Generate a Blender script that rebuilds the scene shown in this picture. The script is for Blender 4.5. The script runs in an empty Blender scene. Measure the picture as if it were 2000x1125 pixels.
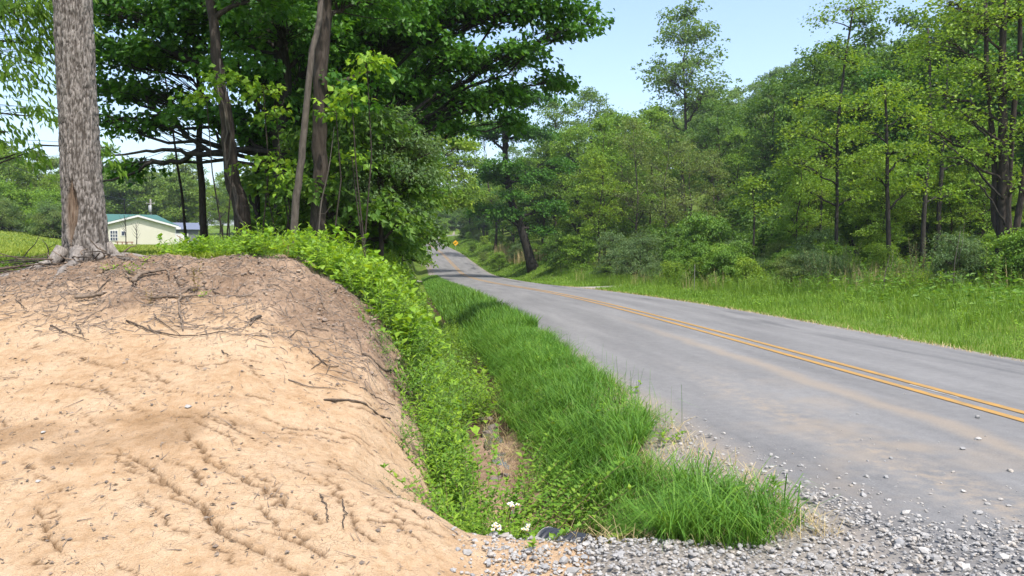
import bpy, math
import numpy as np
from mathutils import Vector

R = math.radians
scene = bpy.context.scene
COL = scene.collection

# ------------------------------------------------------------------ camera
EYE = 1.6
cam_d = bpy.data.cameras.new('camera')
cam = bpy.data.objects.new('camera', cam_d)
COL.objects.link(cam)
cam.location = (0, 0, EYE)
cam.rotation_euler = (R(90 - 2.77), 0, 0)
cam_d.lens = 27.0
cam_d.sensor_width = 36
cam_d.clip_start = 0.05
cam_d.clip_end = 5000
scene.camera = cam

# ------------------------------------------------------------------ light
SUN_EL, SUN_AZ = 60.0, 150.0           # azimuth clockwise from +Y (view direction)
world = bpy.data.worlds.new('World')
scene.world = world
world.use_nodes = True
wn = world.node_tree
bg = wn.nodes['Background']
sky = wn.nodes.new('ShaderNodeTexSky')
sky.sky_type = 'NISHITA'
sky.sun_disc = False
sky.sun_elevation = R(SUN_EL)
sky.sun_rotation = R(SUN_AZ)
sky.air_density = 1.0
sky.dust_density = 2.5
sky.ozone_density = 1.0
sky.altitude = 50
wn.links.new(sky.outputs[0], bg.inputs[0])
bg.inputs[1].default_value = 0.15
sun_d = bpy.data.lights.new('sun', 'SUN')
sun_d.energy = 2.9
sun_d.angle = R(0.5)
sun_d.color = (1.0, 0.95, 0.87)
sun = bpy.data.objects.new('sun', sun_d)
COL.objects.link(sun)
sv = Vector((math.sin(R(SUN_AZ)) * math.cos(R(SUN_EL)), math.cos(R(SUN_AZ)) * math.cos(R(SUN_EL)), math.sin(R(SUN_EL))))
sun.rotation_euler = (-sv).to_track_quat('-Z', 'Y').to_euler()
sun.location = sv * 60
vs = scene.view_settings
vs.view_transform = 'Standard'
vs.look = 'None'
vs.exposure = 1.1
vs.gamma = 1.0
vs.use_curve_mapping = False
scene.cycles.max_bounces = 6
scene.cycles.diffuse_bounces = 3
scene.cycles.transmission_bounces = 4
scene.cycles.transparent_max_bounces = 4
scene.cycles.use_denoising = True

# ------------------------------------------------------------------ helpers
def P(u, v, d):
    """photo pixel (2000 x 1125) at depth d -> a point of the place"""
    return np.array([(u - 1000) / 1500 * d, d, EYE + (490 - v) / 1500 * d])

def ss(a, b, x):
    t = np.clip((np.asarray(x, float) - a) / (b - a), 0, 1)
    return t * t * (3 - 2 * t)

def _hash(ix, iy, seed):
    n = (ix.astype(np.int64) * 374761393 + iy.astype(np.int64) * 668265263 + seed * 1442695041) & 0x7fffffff
    n = ((n ^ (n >> 13)) * 1274126177) & 0x7fffffff
    n = n ^ (n >> 16)
    return (n & 0xffff) / 65535.0

def vnoise(x, y, seed=0):
    x = np.asarray(x, float); y = np.asarray(y, float)
    ix = np.floor(x); iy = np.floor(y)
    fx = x - ix; fy = y - iy
    fx = fx * fx * (3 - 2 * fx); fy = fy * fy * (3 - 2 * fy)
    a = _hash(ix, iy, seed); b = _hash(ix + 1, iy, seed)
    c = _hash(ix, iy + 1, seed); d = _hash(ix + 1, iy + 1, seed)
    return (a * (1 - fx) + b * fx) * (1 - fy) + (c * (1 - fx) + d * fx) * fy

def fbm(x, y, oct=4, seed=0):
    s, a, tot = 0, 1.0, 0
    for i in range(oct):
        s = s + a * vnoise(x * 2 ** i, y * 2 ** i, seed + i * 17)
        tot += a
        a *= 0.5
    return s / tot - 0.5

def unit(a):
    return a / np.maximum(np.linalg.norm(a, axis=-1, keepdims=True), 1e-9)

class G:
    """collects vertices and faces of one mesh"""
    def __init__(self):
        self.v = []; self.f = []; self.n = 0; self.m = []
    def add(self, V, F, mi=0):
        V = np.asarray(V, float).reshape(-1, 3)
        F = np.asarray(F, int)
        if len(V) == 0 or len(F) == 0:
            return self
        self.v.append(V); self.f.append(F + self.n); self.m.append(np.full(len(F), mi)); self.n += len(V)
        return self
    def mesh(self, name, mats, smooth=False):
        me = bpy.data.meshes.new(name)
        V = np.concatenate(self.v)
        me.vertices.add(len(V))
        me.vertices.foreach_set('co', V.astype(np.float32).ravel())
        li = np.concatenate([f.ravel() for f in self.f]).astype(np.int32)
        sz = np.concatenate([np.full(len(f), f.shape[1]) for f in self.f]).astype(np.int32)
        st = np.concatenate([[0], np.cumsum(sz)[:-1]]).astype(np.int32)
        me.loops.add(len(li)); me.loops.foreach_set('vertex_index', li)
        me.polygons.add(len(sz)); me.polygons.foreach_set('loop_start', st)
        try:
            me.polygons.foreach_set('loop_total', sz)
        except Exception:
            pass
        for m in (mats if isinstance(mats, (list, tuple)) else [mats]):
            me.materials.append(m)
        me.polygons.foreach_set('material_index', np.concatenate(self.m).astype(np.int32))
        me.polygons.foreach_set('use_smooth', np.full(len(sz), smooth))
        me.update(calc_edges=True)
        return me

def obj(name, data, parent=None, loc=None, rot=None, scale=None):
    o = bpy.data.objects.new(name, data)
    COL.objects.link(o)
    if parent is not None:
        o.parent = parent
    if loc is not None: o.location = loc
    if rot is not None: o.rotation_euler = rot
    if scale is not None: o.scale = scale if hasattr(scale, '__len__') else (scale,) * 3
    return o

def tag(o, label=None, cat=None, group=None, kind=None):
    if label: o['label'] = label
    if cat: o['category'] = cat
    if group: o['group'] = group
    if kind: o['kind'] = kind
    return o

def attr(me, name, vals):
    a = me.attributes.new(name, 'FLOAT', 'POINT')
    a.data.foreach_set('value', np.asarray(vals, np.float32))

def grid_faces(nx, ny):
    i = np.arange(nx - 1)[None, :] + np.arange(ny - 1)[:, None] * nx
    i = i.ravel()
    return np.stack([i, i + 1, i + nx + 1, i + nx], 1)

def tube(pts, rad, k=8, cap=True):
    pts = np.asarray(pts, float); n = len(pts)
    rad = np.broadcast_to(np.asarray(rad, float), (n,))
    t = unit(np.gradient(pts, axis=0))
    ref = np.array([1.0, 0, 0]) if abs(t[0][0]) < .8 else np.array([0, 1.0, 0])
    a = unit(np.cross(t, ref)); b = np.cross(t, a)
    an = np.arange(k) * 2 * np.pi / k
    V = pts[:, None] + rad[:, None, None] * (np.cos(an)[None, :, None] * a[:, None] + np.sin(an)[None, :, None] * b[:, None])
    i = np.arange(n - 1)[:, None] * k; j = np.arange(k)[None, :]; j2 = (j + 1) % k
    F = np.stack([i + j, i + j2, i + k + j2, i + k + j], -1).reshape(-1, 4)
    V = V.reshape(-1, 3)
    g = [(V, F)]
    if cap:
        V2 = np.concatenate([V, pts[-1:], pts[:1]])
        Ft = np.stack([(n - 1) * k + np.arange(k), (n - 1) * k + (np.arange(k) + 1) % k, np.full(k, n * k)], 1)
        Fb = np.stack([(np.arange(k) + 1) % k, np.arange(k), np.full(k, n * k + 1)], 1)
        return V2, F, np.concatenate([Ft, Fb])
    return V, F, None

def add_tube(g, pts, rad, k=8, mi=0):
    V, F, T = tube(pts, rad, k)
    base = g.n
    g.v.append(V); g.n += len(V)
    g.f.append(F + base); g.m.append(np.full(len(F), mi))
    g.f.append(T + base); g.m.append(np.full(len(T), mi))

def sticks(P0, P1, R0, R1, k=3):
    P0 = np.asarray(P0, float); P1 = np.asarray(P1, float); n = len(P0)
    t = unit(P1 - P0)
    ref = np.where(np.abs(t[:, 2:3]) > .9, [[1.0, 0, 0]], [[0, 0, 1.0]])
    a = unit(np.cross(t, ref)); b = np.cross(t, a)
    an = np.arange(k) * 2 * np.pi / k
    ring = np.cos(an)[None, :, None] * a[:, None] + np.sin(an)[None, :, None] * b[:, None]
    R0 = np.broadcast_to(R0, (n,)); R1 = np.broadcast_to(R1, (n,))
    V = np.concatenate([P0[:, None] + ring * R0[:, None, None], P1[:, None] + ring * R1[:, None, None]], 1).reshape(-1, 3)
    j = np.arange(k); j2 = (j + 1) % k
    f = np.stack([j, j2, k + j2, k + j], 1)
    F = (f[None] + (np.arange(n) * 2 * k)[:, None, None]).reshape(-1, 4)
    return V, F

def leaves(Pb, D, N, L, W, fold=.22, curl=.18, quad=True):
    D = unit(D); S = unit(np.cross(D, N)); N = np.cross(S, D)
    L = np.broadcast_to(L, (len(Pb),))[:, None]; W = np.broadcast_to(W, (len(Pb),))[:, None] * .5
    m = Pb + D * L * .45
    l = m + S * W + N * W * fold; r = m - S * W + N * W * fold
    t = Pb + D * L - N * L * curl
    if quad:
        V = np.stack([Pb, r, t, l], 1).reshape(-1, 3)
        F = np.arange(len(Pb))[:, None] * 4 + np.arange(4)[None]
        return V, F
    mm = m + N * L * curl * .3 - N * W * fold * .3
    V = np.stack([Pb, r, t, l, mm], 1).reshape(-1, 3)
    f = np.array([[0, 1, 4], [1, 2, 4], [0, 4, 3], [4, 2, 3]])
    F = (f[None] + (np.arange(len(Pb)) * 5)[:, None, None]).reshape(-1, 3)
    return V, F

def boxv(x0, x1, y0, y1, z0, z1):
    V = np.array([[x, y, z] for z in (z0, z1) for y in (y0, y1) for x in (x0, x1)], float)
    F = np.array([[0, 2, 3, 1], [4, 5, 7, 6], [0, 1, 5, 4], [2, 6, 7, 3], [0, 4, 6, 2], [1, 3, 7, 5]])
    return V, F

def copy_tree(o, parent=None, label=None):
    c = o.copy()
    COL.objects.link(c)
    c.parent = parent
    if label: c['label'] = label
    for ch in o.children:
        copy_tree(ch, c)
    return c

# ------------------------------------------------------------------ materials
def new_mat(name):
    m = bpy.data.materials.new(name)
    m.use_nodes = True
    nt = m.node_tree
    return m, nt, nt.nodes['Principled BSDF']

def N(nt, t, **kw):
    n = nt.nodes.new(t)
    for k, v in kw.items():
        setattr(n, k, v)
    return n

def ramp(nt, stops):
    r = N(nt, 'ShaderNodeValToRGB')
    e = r.color_ramp.elements
    while len(e) < len(stops):
        e.new(0.5)
    for el, (p, c) in zip(e, stops):
        el.position = p
        el.color = (*c, 1)
    return r

def noise(nt, scale, detail=4, rough=.55, vec=None, dist=0):
    n = N(nt, 'ShaderNodeTexNoise')
    n.inputs['Scale'].default_value = scale
    n.inputs['Detail'].default_value = detail
    n.inputs['Roughness'].default_value = rough
    n.inputs['Distortion'].default_value = dist
    if vec is not None:
        nt.links.new(vec, n.inputs['Vector'])
    return n

def mixc(nt, fac, a, b, mode='MIX'):
    m = N(nt, 'ShaderNodeMix', data_type='RGBA', blend_type=mode)
    for s, i in ((fac, 0), (a, 6), (b, 7)):
        if hasattr(s, 'links') or hasattr(s, 'is_linked'):
            nt.links.new(s, m.inputs[i])
        elif isinstance(s, (int, float)):
            m.inputs[i].default_value = s
        else:
            m.inputs[i].default_value = (*s, 1)
    return m.outputs[2]

def mathn(nt, op, a, b=None, clamp=False):
    m = N(nt, 'ShaderNodeMath', operation=op)
    m.use_clamp = clamp
    for i, s in enumerate((a, b)):
        if s is None: continue
        if hasattr(s, 'is_linked'): nt.links.new(s, m.inputs[i])
        else: m.inputs[i].default_value = s
    return m.outputs[0]

def bump(nt, h, strength, dist, b):
    n = N(nt, 'ShaderNodeBump')
    n.inputs['Strength'].default_value = strength
    n.inputs['Distance'].default_value = dist
    nt.links.new(h, n.inputs['Height'])
    nt.links.new(n.outputs[0], b.inputs['Normal'])
    return n

LEAF_GAIN = 1.25
def leaf_mat(name, c0, c1, c2, trans=.42, rough=.5, tint=1.5):
    m, nt, b = new_mat(name)
    geo = N(nt, 'ShaderNodeNewGeometry')
    c0, c1, c2 = (tuple(min(.8, v * LEAF_GAIN) for v in c) for c in (c0, c1, c2))
    rp = ramp(nt, [(0, c0), (.5, c1), (1, c2)])
    nz = noise(nt, tint, 2, .5, geo.outputs['Position'])
    f = mathn(nt, 'MULTIPLY', geo.outputs['Random Per Island'], .65)
    f = mathn(nt, 'ADD', f, mathn(nt, 'MULTIPLY', mathn(nt, 'SUBTRACT', nz.outputs[0], .3), .85), True)
    nt.links.new(f, rp.inputs[0])
    nt.links.new(rp.outputs[0], b.inputs['Base Color'])
    b.inputs['Roughness'].default_value = rough
    b.inputs['Specular IOR Level'].default_value = .3
    tr = N(nt, 'ShaderNodeBsdfTranslucent')
    tc = mixc(nt, 1.0, rp.outputs[0], (1.5, 1.35, .55), 'MULTIPLY')
    nt.links.new(tc, tr.inputs[0])
    mx = N(nt, 'ShaderNodeMixShader')
    mx.inputs[0].default_value = trans
    nt.links.new(b.outputs[0], mx.inputs[1]); nt.links.new(tr.outputs[0], mx.inputs[2])
    nt.links.new(mx.outputs[0], nt.nodes['Material Output'].inputs[0])
    return m

def flat_mat(name, c, rough=.6, metal=0, var=.12, scale=8):
    m, nt, b = new_mat(name)
    tc = N(nt, 'ShaderNodeTexCoord')
    nz = noise(nt, scale, 4, .6, tc.outputs['Object'])
    col = mixc(nt, nz.outputs[0], tuple(x * (1 - var) for x in c), tuple(min(1, x * (1 + var)) for x in c))
    nt.links.new(col, b.inputs['Base Color'])
    b.inputs['Roughness'].default_value = rough
    b.inputs['Metallic'].default_value = metal
    return m

def bark_mat(name, c0, c1, c2, sxy=22, sz=5, strength=.6, dist=.03):
    m, nt, b = new_mat(name)
    tc = N(nt, 'ShaderNodeTexCoord')
    mp = N(nt, 'ShaderNodeMapping')
    mp.inputs['Scale'].default_value = (sxy, sxy, sz)
    nt.links.new(tc.outputs['Object'], mp.inputs[0])
    n1 = noise(nt, 1, 6, .65, mp.outputs[0], .6)
    n2 = noise(nt, 2.2, 3, .5, tc.outputs['Object'])
    rp = ramp(nt, [(.3, c0), (.5, c1), (.72, c2)])
    nt.links.new(n1.outputs[0], rp.inputs[0])
    col = mixc(nt, mathn(nt, 'MULTIPLY', n2.outputs[0], .5), rp.outputs[0], tuple(x * .55 for x in c1))
    nt.links.new(col, b.inputs['Base Color'])
    b.inputs['Roughness'].default_value = .9
    b.inputs['Specular IOR Level'].default_value = .15
    bump(nt, n1.outputs[0], strength, dist, b)
    return m

LEAF = {
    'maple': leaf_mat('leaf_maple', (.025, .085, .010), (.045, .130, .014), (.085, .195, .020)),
    'green': leaf_mat('leaf_green', (.064, .140, .015), (.118, .215, .022), (.200, .305, .034), tint=.5),
    'yellow': leaf_mat('leaf_yellow', (.075, .145, .014), (.130, .220, .020), (.220, .300, .030), tint=.5),
    'dark': leaf_mat('leaf_dark', (.038, .094, .015), (.070, .145, .019), (.118, .200, .028), tint=.5),
    'pale': leaf_mat('leaf_pale', (.055, .105, .040), (.090, .155, .055), (.150, .215, .090), tint=1.0),
    'olive': leaf_mat('leaf_olive', (.066, .110, .026), (.112, .165, .038), (.165, .205, .055), tint=.4),
    'blue': leaf_mat('leaf_bluegreen', (.056, .116, .026), (.098, .175, .036), (.160, .240, .050), tint=.15),
    'far': leaf_mat('leaf_far', (.066, .128, .022), (.115, .190, .030), (.180, .250, .042), tint=.06),
    'weed': leaf_mat('leaf_weed', (.075, .165, .014), (.145, .260, .020), (.240, .350, .034), trans=.4, tint=3),
    'herb': leaf_mat('leaf_herb', (.050, .120, .014), (.088, .180, .020), (.145, .245, .030), trans=.4, tint=3),
    'rose': leaf_mat('leaf_rose', (.060, .140, .014), (.105, .210, .020), (.200, .290, .030), trans=.4, tint=5),
    'grass': leaf_mat('leaf_grass', (.038, .105, .013), (.074, .175, .019), (.150, .262, .036), trans=.35, tint=2),
    'verge': leaf_mat('leaf_verge', (.065, .140, .015), (.112, .205, .022), (.185, .280, .038), trans=.4, tint=.5),
    'meadow': leaf_mat('leaf_meadow', (.120, .180, .020), (.180, .235, .030), (.250, .270, .050), trans=.35, tint=.4),
    'straw': leaf_mat('leaf_straw', (.220, .170, .080), (.330, .260, .130), (.430, .360, .210), trans=.2, tint=2),
    'redtip': leaf_mat('leaf_redtip', (.10, .09, .02), (.16, .12, .03), (.20, .20, .03), trans=.35, tint=5),
}
BARK_A = bark_mat('bark_grey', (.085, .074, .066), (.220, .196, .176), (.345, .315, .290), 44, 16, .8, .02)
BARK = bark_mat('bark_brown', (.022, .017, .013), (.052, .041, .033), (.100, .083, .068))
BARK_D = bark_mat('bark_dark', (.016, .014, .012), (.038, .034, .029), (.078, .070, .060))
BARK_L = bark_mat('bark_light', (.05, .042, .034), (.10, .084, .07), (.165, .143, .12))
TWIG = bark_mat('dry_twig', (.05, .037, .028), (.10, .075, .056), (.17, .135, .10), 30, 30, .3, .005)

# ------------------------------------------------------------------ road course and terrain height
_rp = np.array([  # x, y, z of the centre line
    [12.3, -50, .35], [8.34, -20, .08], [5.7, 0, 0], [3.06, 20, 0], [1.5, 31, -.12], [-1.25, 52, -.62], [-3.3, 68, -.90],
    [-5.5, 85, -.98], [-7.4, 100, -.53], [-12.0, 130, 1.25], [-15.3, 150, 2.2], [-19.0, 175, 3.2], [-22.4, 200, 4.15], [-23.6, 212, 4.9],
    [-22.6, 222, 5.7], [-18.0, 231, 6.3], [-8.5, 237.5, 6.9], [4, 241, 7.4], [22, 243, 8.2], [60, 244, 10.0], [120, 244, 13.0]])
def _catmull(Pts, step=.8):
    out = []
    n = len(Pts)
    for i in range(n - 1):
        p0 = Pts[max(i - 1, 0)]; p1 = Pts[i]; p2 = Pts[i + 1]; p3 = Pts[min(i + 2, n - 1)]
        L = np.linalg.norm(p2[:2] - p1[:2])
        d01 = max(np.linalg.norm(p1[:2] - p0[:2]), 1e-6); d23 = max(np.linalg.norm(p3[:2] - p2[:2]), 1e-6)
        m1 = (p2 - p0) / (d01 + L) * L if i > 0 else (p2 - p1)
        m2 = (p3 - p1) / (d23 + L) * L if i < n - 2 else (p2 - p1)
        k = max(int(L / step), 2)
        t = (np.arange(k) / k)[:, None]
        out.append((2 * t ** 3 - 3 * t ** 2 + 1) * p1 + (t ** 3 - 2 * t ** 2 + t) * m1 + (-2 * t ** 3 + 3 * t ** 2) * p2 + (t ** 3 - t ** 2) * m2)
    out.append(Pts[-1:])
    return np.concatenate(out)
RC = _catmull(_rp)
RT = unit(np.gradient(RC[:, :2], axis=0))
RN = np.stack([RT[:, 1], -RT[:, 0]], 1)          # to the right
RS = np.concatenate([[0], np.cumsum(np.linalg.norm(np.diff(RC[:, :2], axis=0), axis=1))])

def road_q(x, y):
    x = np.asarray(x, float).ravel(); y = np.asarray(y, float).ravel()
    t = np.empty(len(x)); z = np.empty(len(x)); s = np.empty(len(x))
    for a in range(0, len(x), 20000):
        X = np.stack([x[a:a + 20000], y[a:a + 20000]], 1)
        d2 = (X ** 2).sum(1)[:, None] + (RC[:, :2] ** 2).sum(1)[None] - 2 * X @ RC[:, :2].T
        i = d2.argmin(1)
        dv = X - RC[i, :2]
        along = (dv * RT[i]).sum(1)
        j = np.clip(i + np.where(along > 0, 1, -1), 0, len(RC) - 1)
        ds = np.abs(RS[j] - RS[i]) + 1e-9
        f = np.clip(np.abs(along) / ds, 0, 1)
        side = (dv * RN[i]).sum(1)
        dist = np.sqrt(np.maximum(d2[np.arange(len(i)), i] - along ** 2 * (f < 1), 0))
        t[a:a + 20000] = np.where(f < 1, side, np.sign(side + 1e-9) * dist)
        z[a:a + 20000] = RC[i, 2] * (1 - f) + RC[j, 2] * f
        s[a:a + 20000] = RS[i] + along
    return t, z, s

_FU = [-400, 5.05, 5.35, 5.6, 6.03, 6.9, 900]
_FF = [0, 0, .1, .45, .75, 1, 1]
_PY = [-60, 1.0, 2.0, 2.8, 3.3, 4, 5, 6.4, 7.3, 8, 8.5, 10, 30, 50, 90, 110, 150, 250, 500, 1500]
_PZ = [-.1, -.08, -.04, .03, .17, .34, .60, .98, 1.25, 1.45, 1.50, 1.46, 1.6, 1.85, 2.25, 2.7, 4.0, 9.5, 18, 24]

def H(x, y):
    shp = np.shape(x)
    x = np.asarray(x, float).ravel(); y = np.asarray(y, float).ravel()
    t, zr, s = road_q(x, y)
    u = -t
    far = ss(60, 300, np.abs(t))
    # ground beyond the verge away from the bank
    zr_ = zr * (1 - far) + far * np.interp(y, _PY, _PZ)
    right = zr_ - .03 - .05 * ss(3.2, 4.2, t) + 1.15 * ss(48, 70, y) * ss(4.0, 6.8, t) * (1 - ss(175, 205, y)) + .085 * np.clip(t - 6, 0, 45)
    right = right + 15 * np.exp(-(((x - 85) / 60) ** 2 + ((y - 175) / 75) ** 2)) * ss(6, 30, t)
    # ditch, bank and field
    dd = .50 * ss(4.2, 4.85, y) * (1 - .5 * ss(30, 60, y))
    zd = zr - .03 - .06 * ss(3.2, 3.8, u) * ss(3.6, 5, y) + .05 * np.exp(-((y - 4.05) / .3) ** 2) * ss(3.8, 4.5, u) - dd * ss(3.75, 4.6, u)
    Fz = np.interp(y, _PY, _PZ)
    Fz = Fz - .26 * ss(4.2, 6.5, -x) * ss(4, 7, y) * (1 - ss(11, 20, y)) + .16 * np.clip(-x - .53 * y, 0, 60) * ss(25, 75, y)
    Fz = np.maximum(Fz, zd + .02 * ss(5, 7, u))
    f = np.interp(u, _FU, _FF)
    left = zd + (Fz - zd) * f
    z = np.where(t > 0, right, left)
    z = z + .10 * fbm(x * .35, y * .35, 3, 5) * ss(4.5, 9, np.abs(t)) * ss(9, 16, y) + .9 * fbm(x * .03, y * .03, 3, 8) * ss(25, 70, np.abs(t))
    return z.reshape(shp)

def HZ(x, y):
    return float(H(np.array([x]), np.array([y]))[0])

def Tq(x, y):
    return road_q(x, y)[0]

def at_t(t, y):
    """x of the point at lateral offset t from the centre line, beside depth y (straight part of the road)"""
    i = np.abs(RC[:, 1] - y).argmin()
    return RC[i, 0] + t

# soft noise in a mesh grid: the ground sheet
def axis(parts):
    out = [parts[0][0]]
    for a, b, s0, s1 in parts:
        x = a
        L = b - a
        while x < b - 1e-6:
            st = s0 + (s1 - s0) * (x - a) / L
            x = min(x + st, b)
            out.append(x)
    return np.array(out)
gx = axis([(-1200, -120, 90, 12), (-120, -14, 7, .6), (-14, 14, .2, .2), (14, 60, .4, 3), (60, 260, 4, 12), (260, 1200, 20, 110)])
gy = axis([(-60, -4, 8, .4), (-4, 24, .2, .2), (24, 110, .4, 1.6), (110, 300, 1.7, 5), (300, 1600, 10, 130)])
GX, GY = np.meshgrid(gx, gy)
GZ = H(GX, GY)
# keep the sheet under the finer earth of the bank and under the road
BX0, BX1, BY0, BY1 = -9.0, 0.62, 1.6, 9.3
inb = ss(BX0 - .1, BX0 + .5, GX) * (1 - ss(BX1 - .5, BX1 - .1, GX)) * ss(BY0 - .1, BY0 + .4, GY) * (1 - ss(BY1 - .5, BY1 - .05, GY))
GT, _, _ = road_q(GX, GY)
GT = GT.reshape(GX.shape)
GZ2 = GZ - .16 * inb - .05 * (np.abs(GT) < 3.0)
g = G().add(np.stack([GX, GY, GZ2], -1).reshape(-1, 3), grid_faces(len(gx), len(gy)))

def ground_mat():
    m, nt, b = new_mat('ground_earth_and_grass')
    geo = N(nt, 'ShaderNodeNewGeometry')
    pos = geo.outputs['Position']
    n1 = noise(nt, .35, 4, .6, pos); n2 = noise(nt, 6, 5, .6, pos); n3 = noise(nt, 60, 3, .6, pos)
    grass = ramp(nt, [(.3, (.050, .095, .014)), (.5, (.095, .150, .022)), (.7, (.165, .190, .040))])
    nt.links.new(mathn(nt, 'ADD', mathn(nt, 'MULTIPLY', n1.outputs[0], .6), mathn(nt, 'MULTIPLY', n2.outputs[0], .4)), grass.inputs[0])
    soil = ramp(nt, [(.3, (.040, .027, .017)), (.55, (.085, .058, .037)), (.75, (.140, .100, .064))])
    nt.links.new(n2.outputs[0], soil.inputs[0])
    grav = ramp(nt, [(.3, (.14, .128, .115)), (.55, (.225, .205, .18)), (.75, (.32, .30, .27))])
    nt.links.new(n3.outputs[0], grav.inputs[0])
    a1 = N(nt, 'ShaderNodeAttribute', attribute_name='soil'); a2 = N(nt, 'ShaderNodeAttribute', attribute_name='gravel')
    def edge(a):
        v = mathn(nt, 'ADD', a.outputs['Fac'], mathn(nt, 'MULTIPLY', mathn(nt, 'SUBTRACT', n2.outputs[0], .5), .9))
        r = N(nt, 'ShaderNodeMapRange'); r.inputs[1].default_value = .38; r.inputs[2].default_value = .62
        nt.links.new(v, r.inputs[0]); return r.outputs[0]
    c = mixc(nt, edge(a1), grass.outputs[0], soil.outputs[0])
    c = mixc(nt, edge(a2), c, grav.outputs[0])
    nt.links.new(c, b.inputs['Base Color'])
    b.inputs['Roughness'].default_value = .95
    b.inputs['Specular IOR Level'].default_value = .1
    bump(nt, mathn(nt, 'ADD', n2.outputs[0], mathn(nt, 'MULTIPLY', n3.outputs[0], .4)), .5, .05, b)
    return m
ground_me = g.mesh('ground', ground_mat(), True)
U = -GT
soil = np.maximum(ss(3.6, 3.9, U) * (1 - ss(6.2, 7.0, U)) * (GY < 40), .75 * ss(6.0, 7, U) * ss(9, 12, GY) * (1 - ss(9.5, 14, U)) * (GY < 140))
soil = np.maximum(soil, .38 * ss(11, 16, GT) * (GY < 260) * (GX < 200))
soil = soil * (1 - ss(-4.9, -5.6, GX) * (GY > 9) * (GY < 100) * 1.0)
grav = np.maximum((1 - ss(3.55, 3.85, U)) * (U > 3.0), (1 - ss(4.1, 4.5, GY)) * ss(-.6, -.1, GX) * (U > 2.5))
grav = np.maximum(grav, .8 * (GT > 3.0) * (1 - ss(3.35, 3.55, GT)))
attr(ground_me, 'soil', soil.ravel()); attr(ground_me, 'gravel', grav.ravel())
tag(obj('ground', ground_me), 'grassy ground with ditch, verges and wooded hill', kind='structure')

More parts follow.
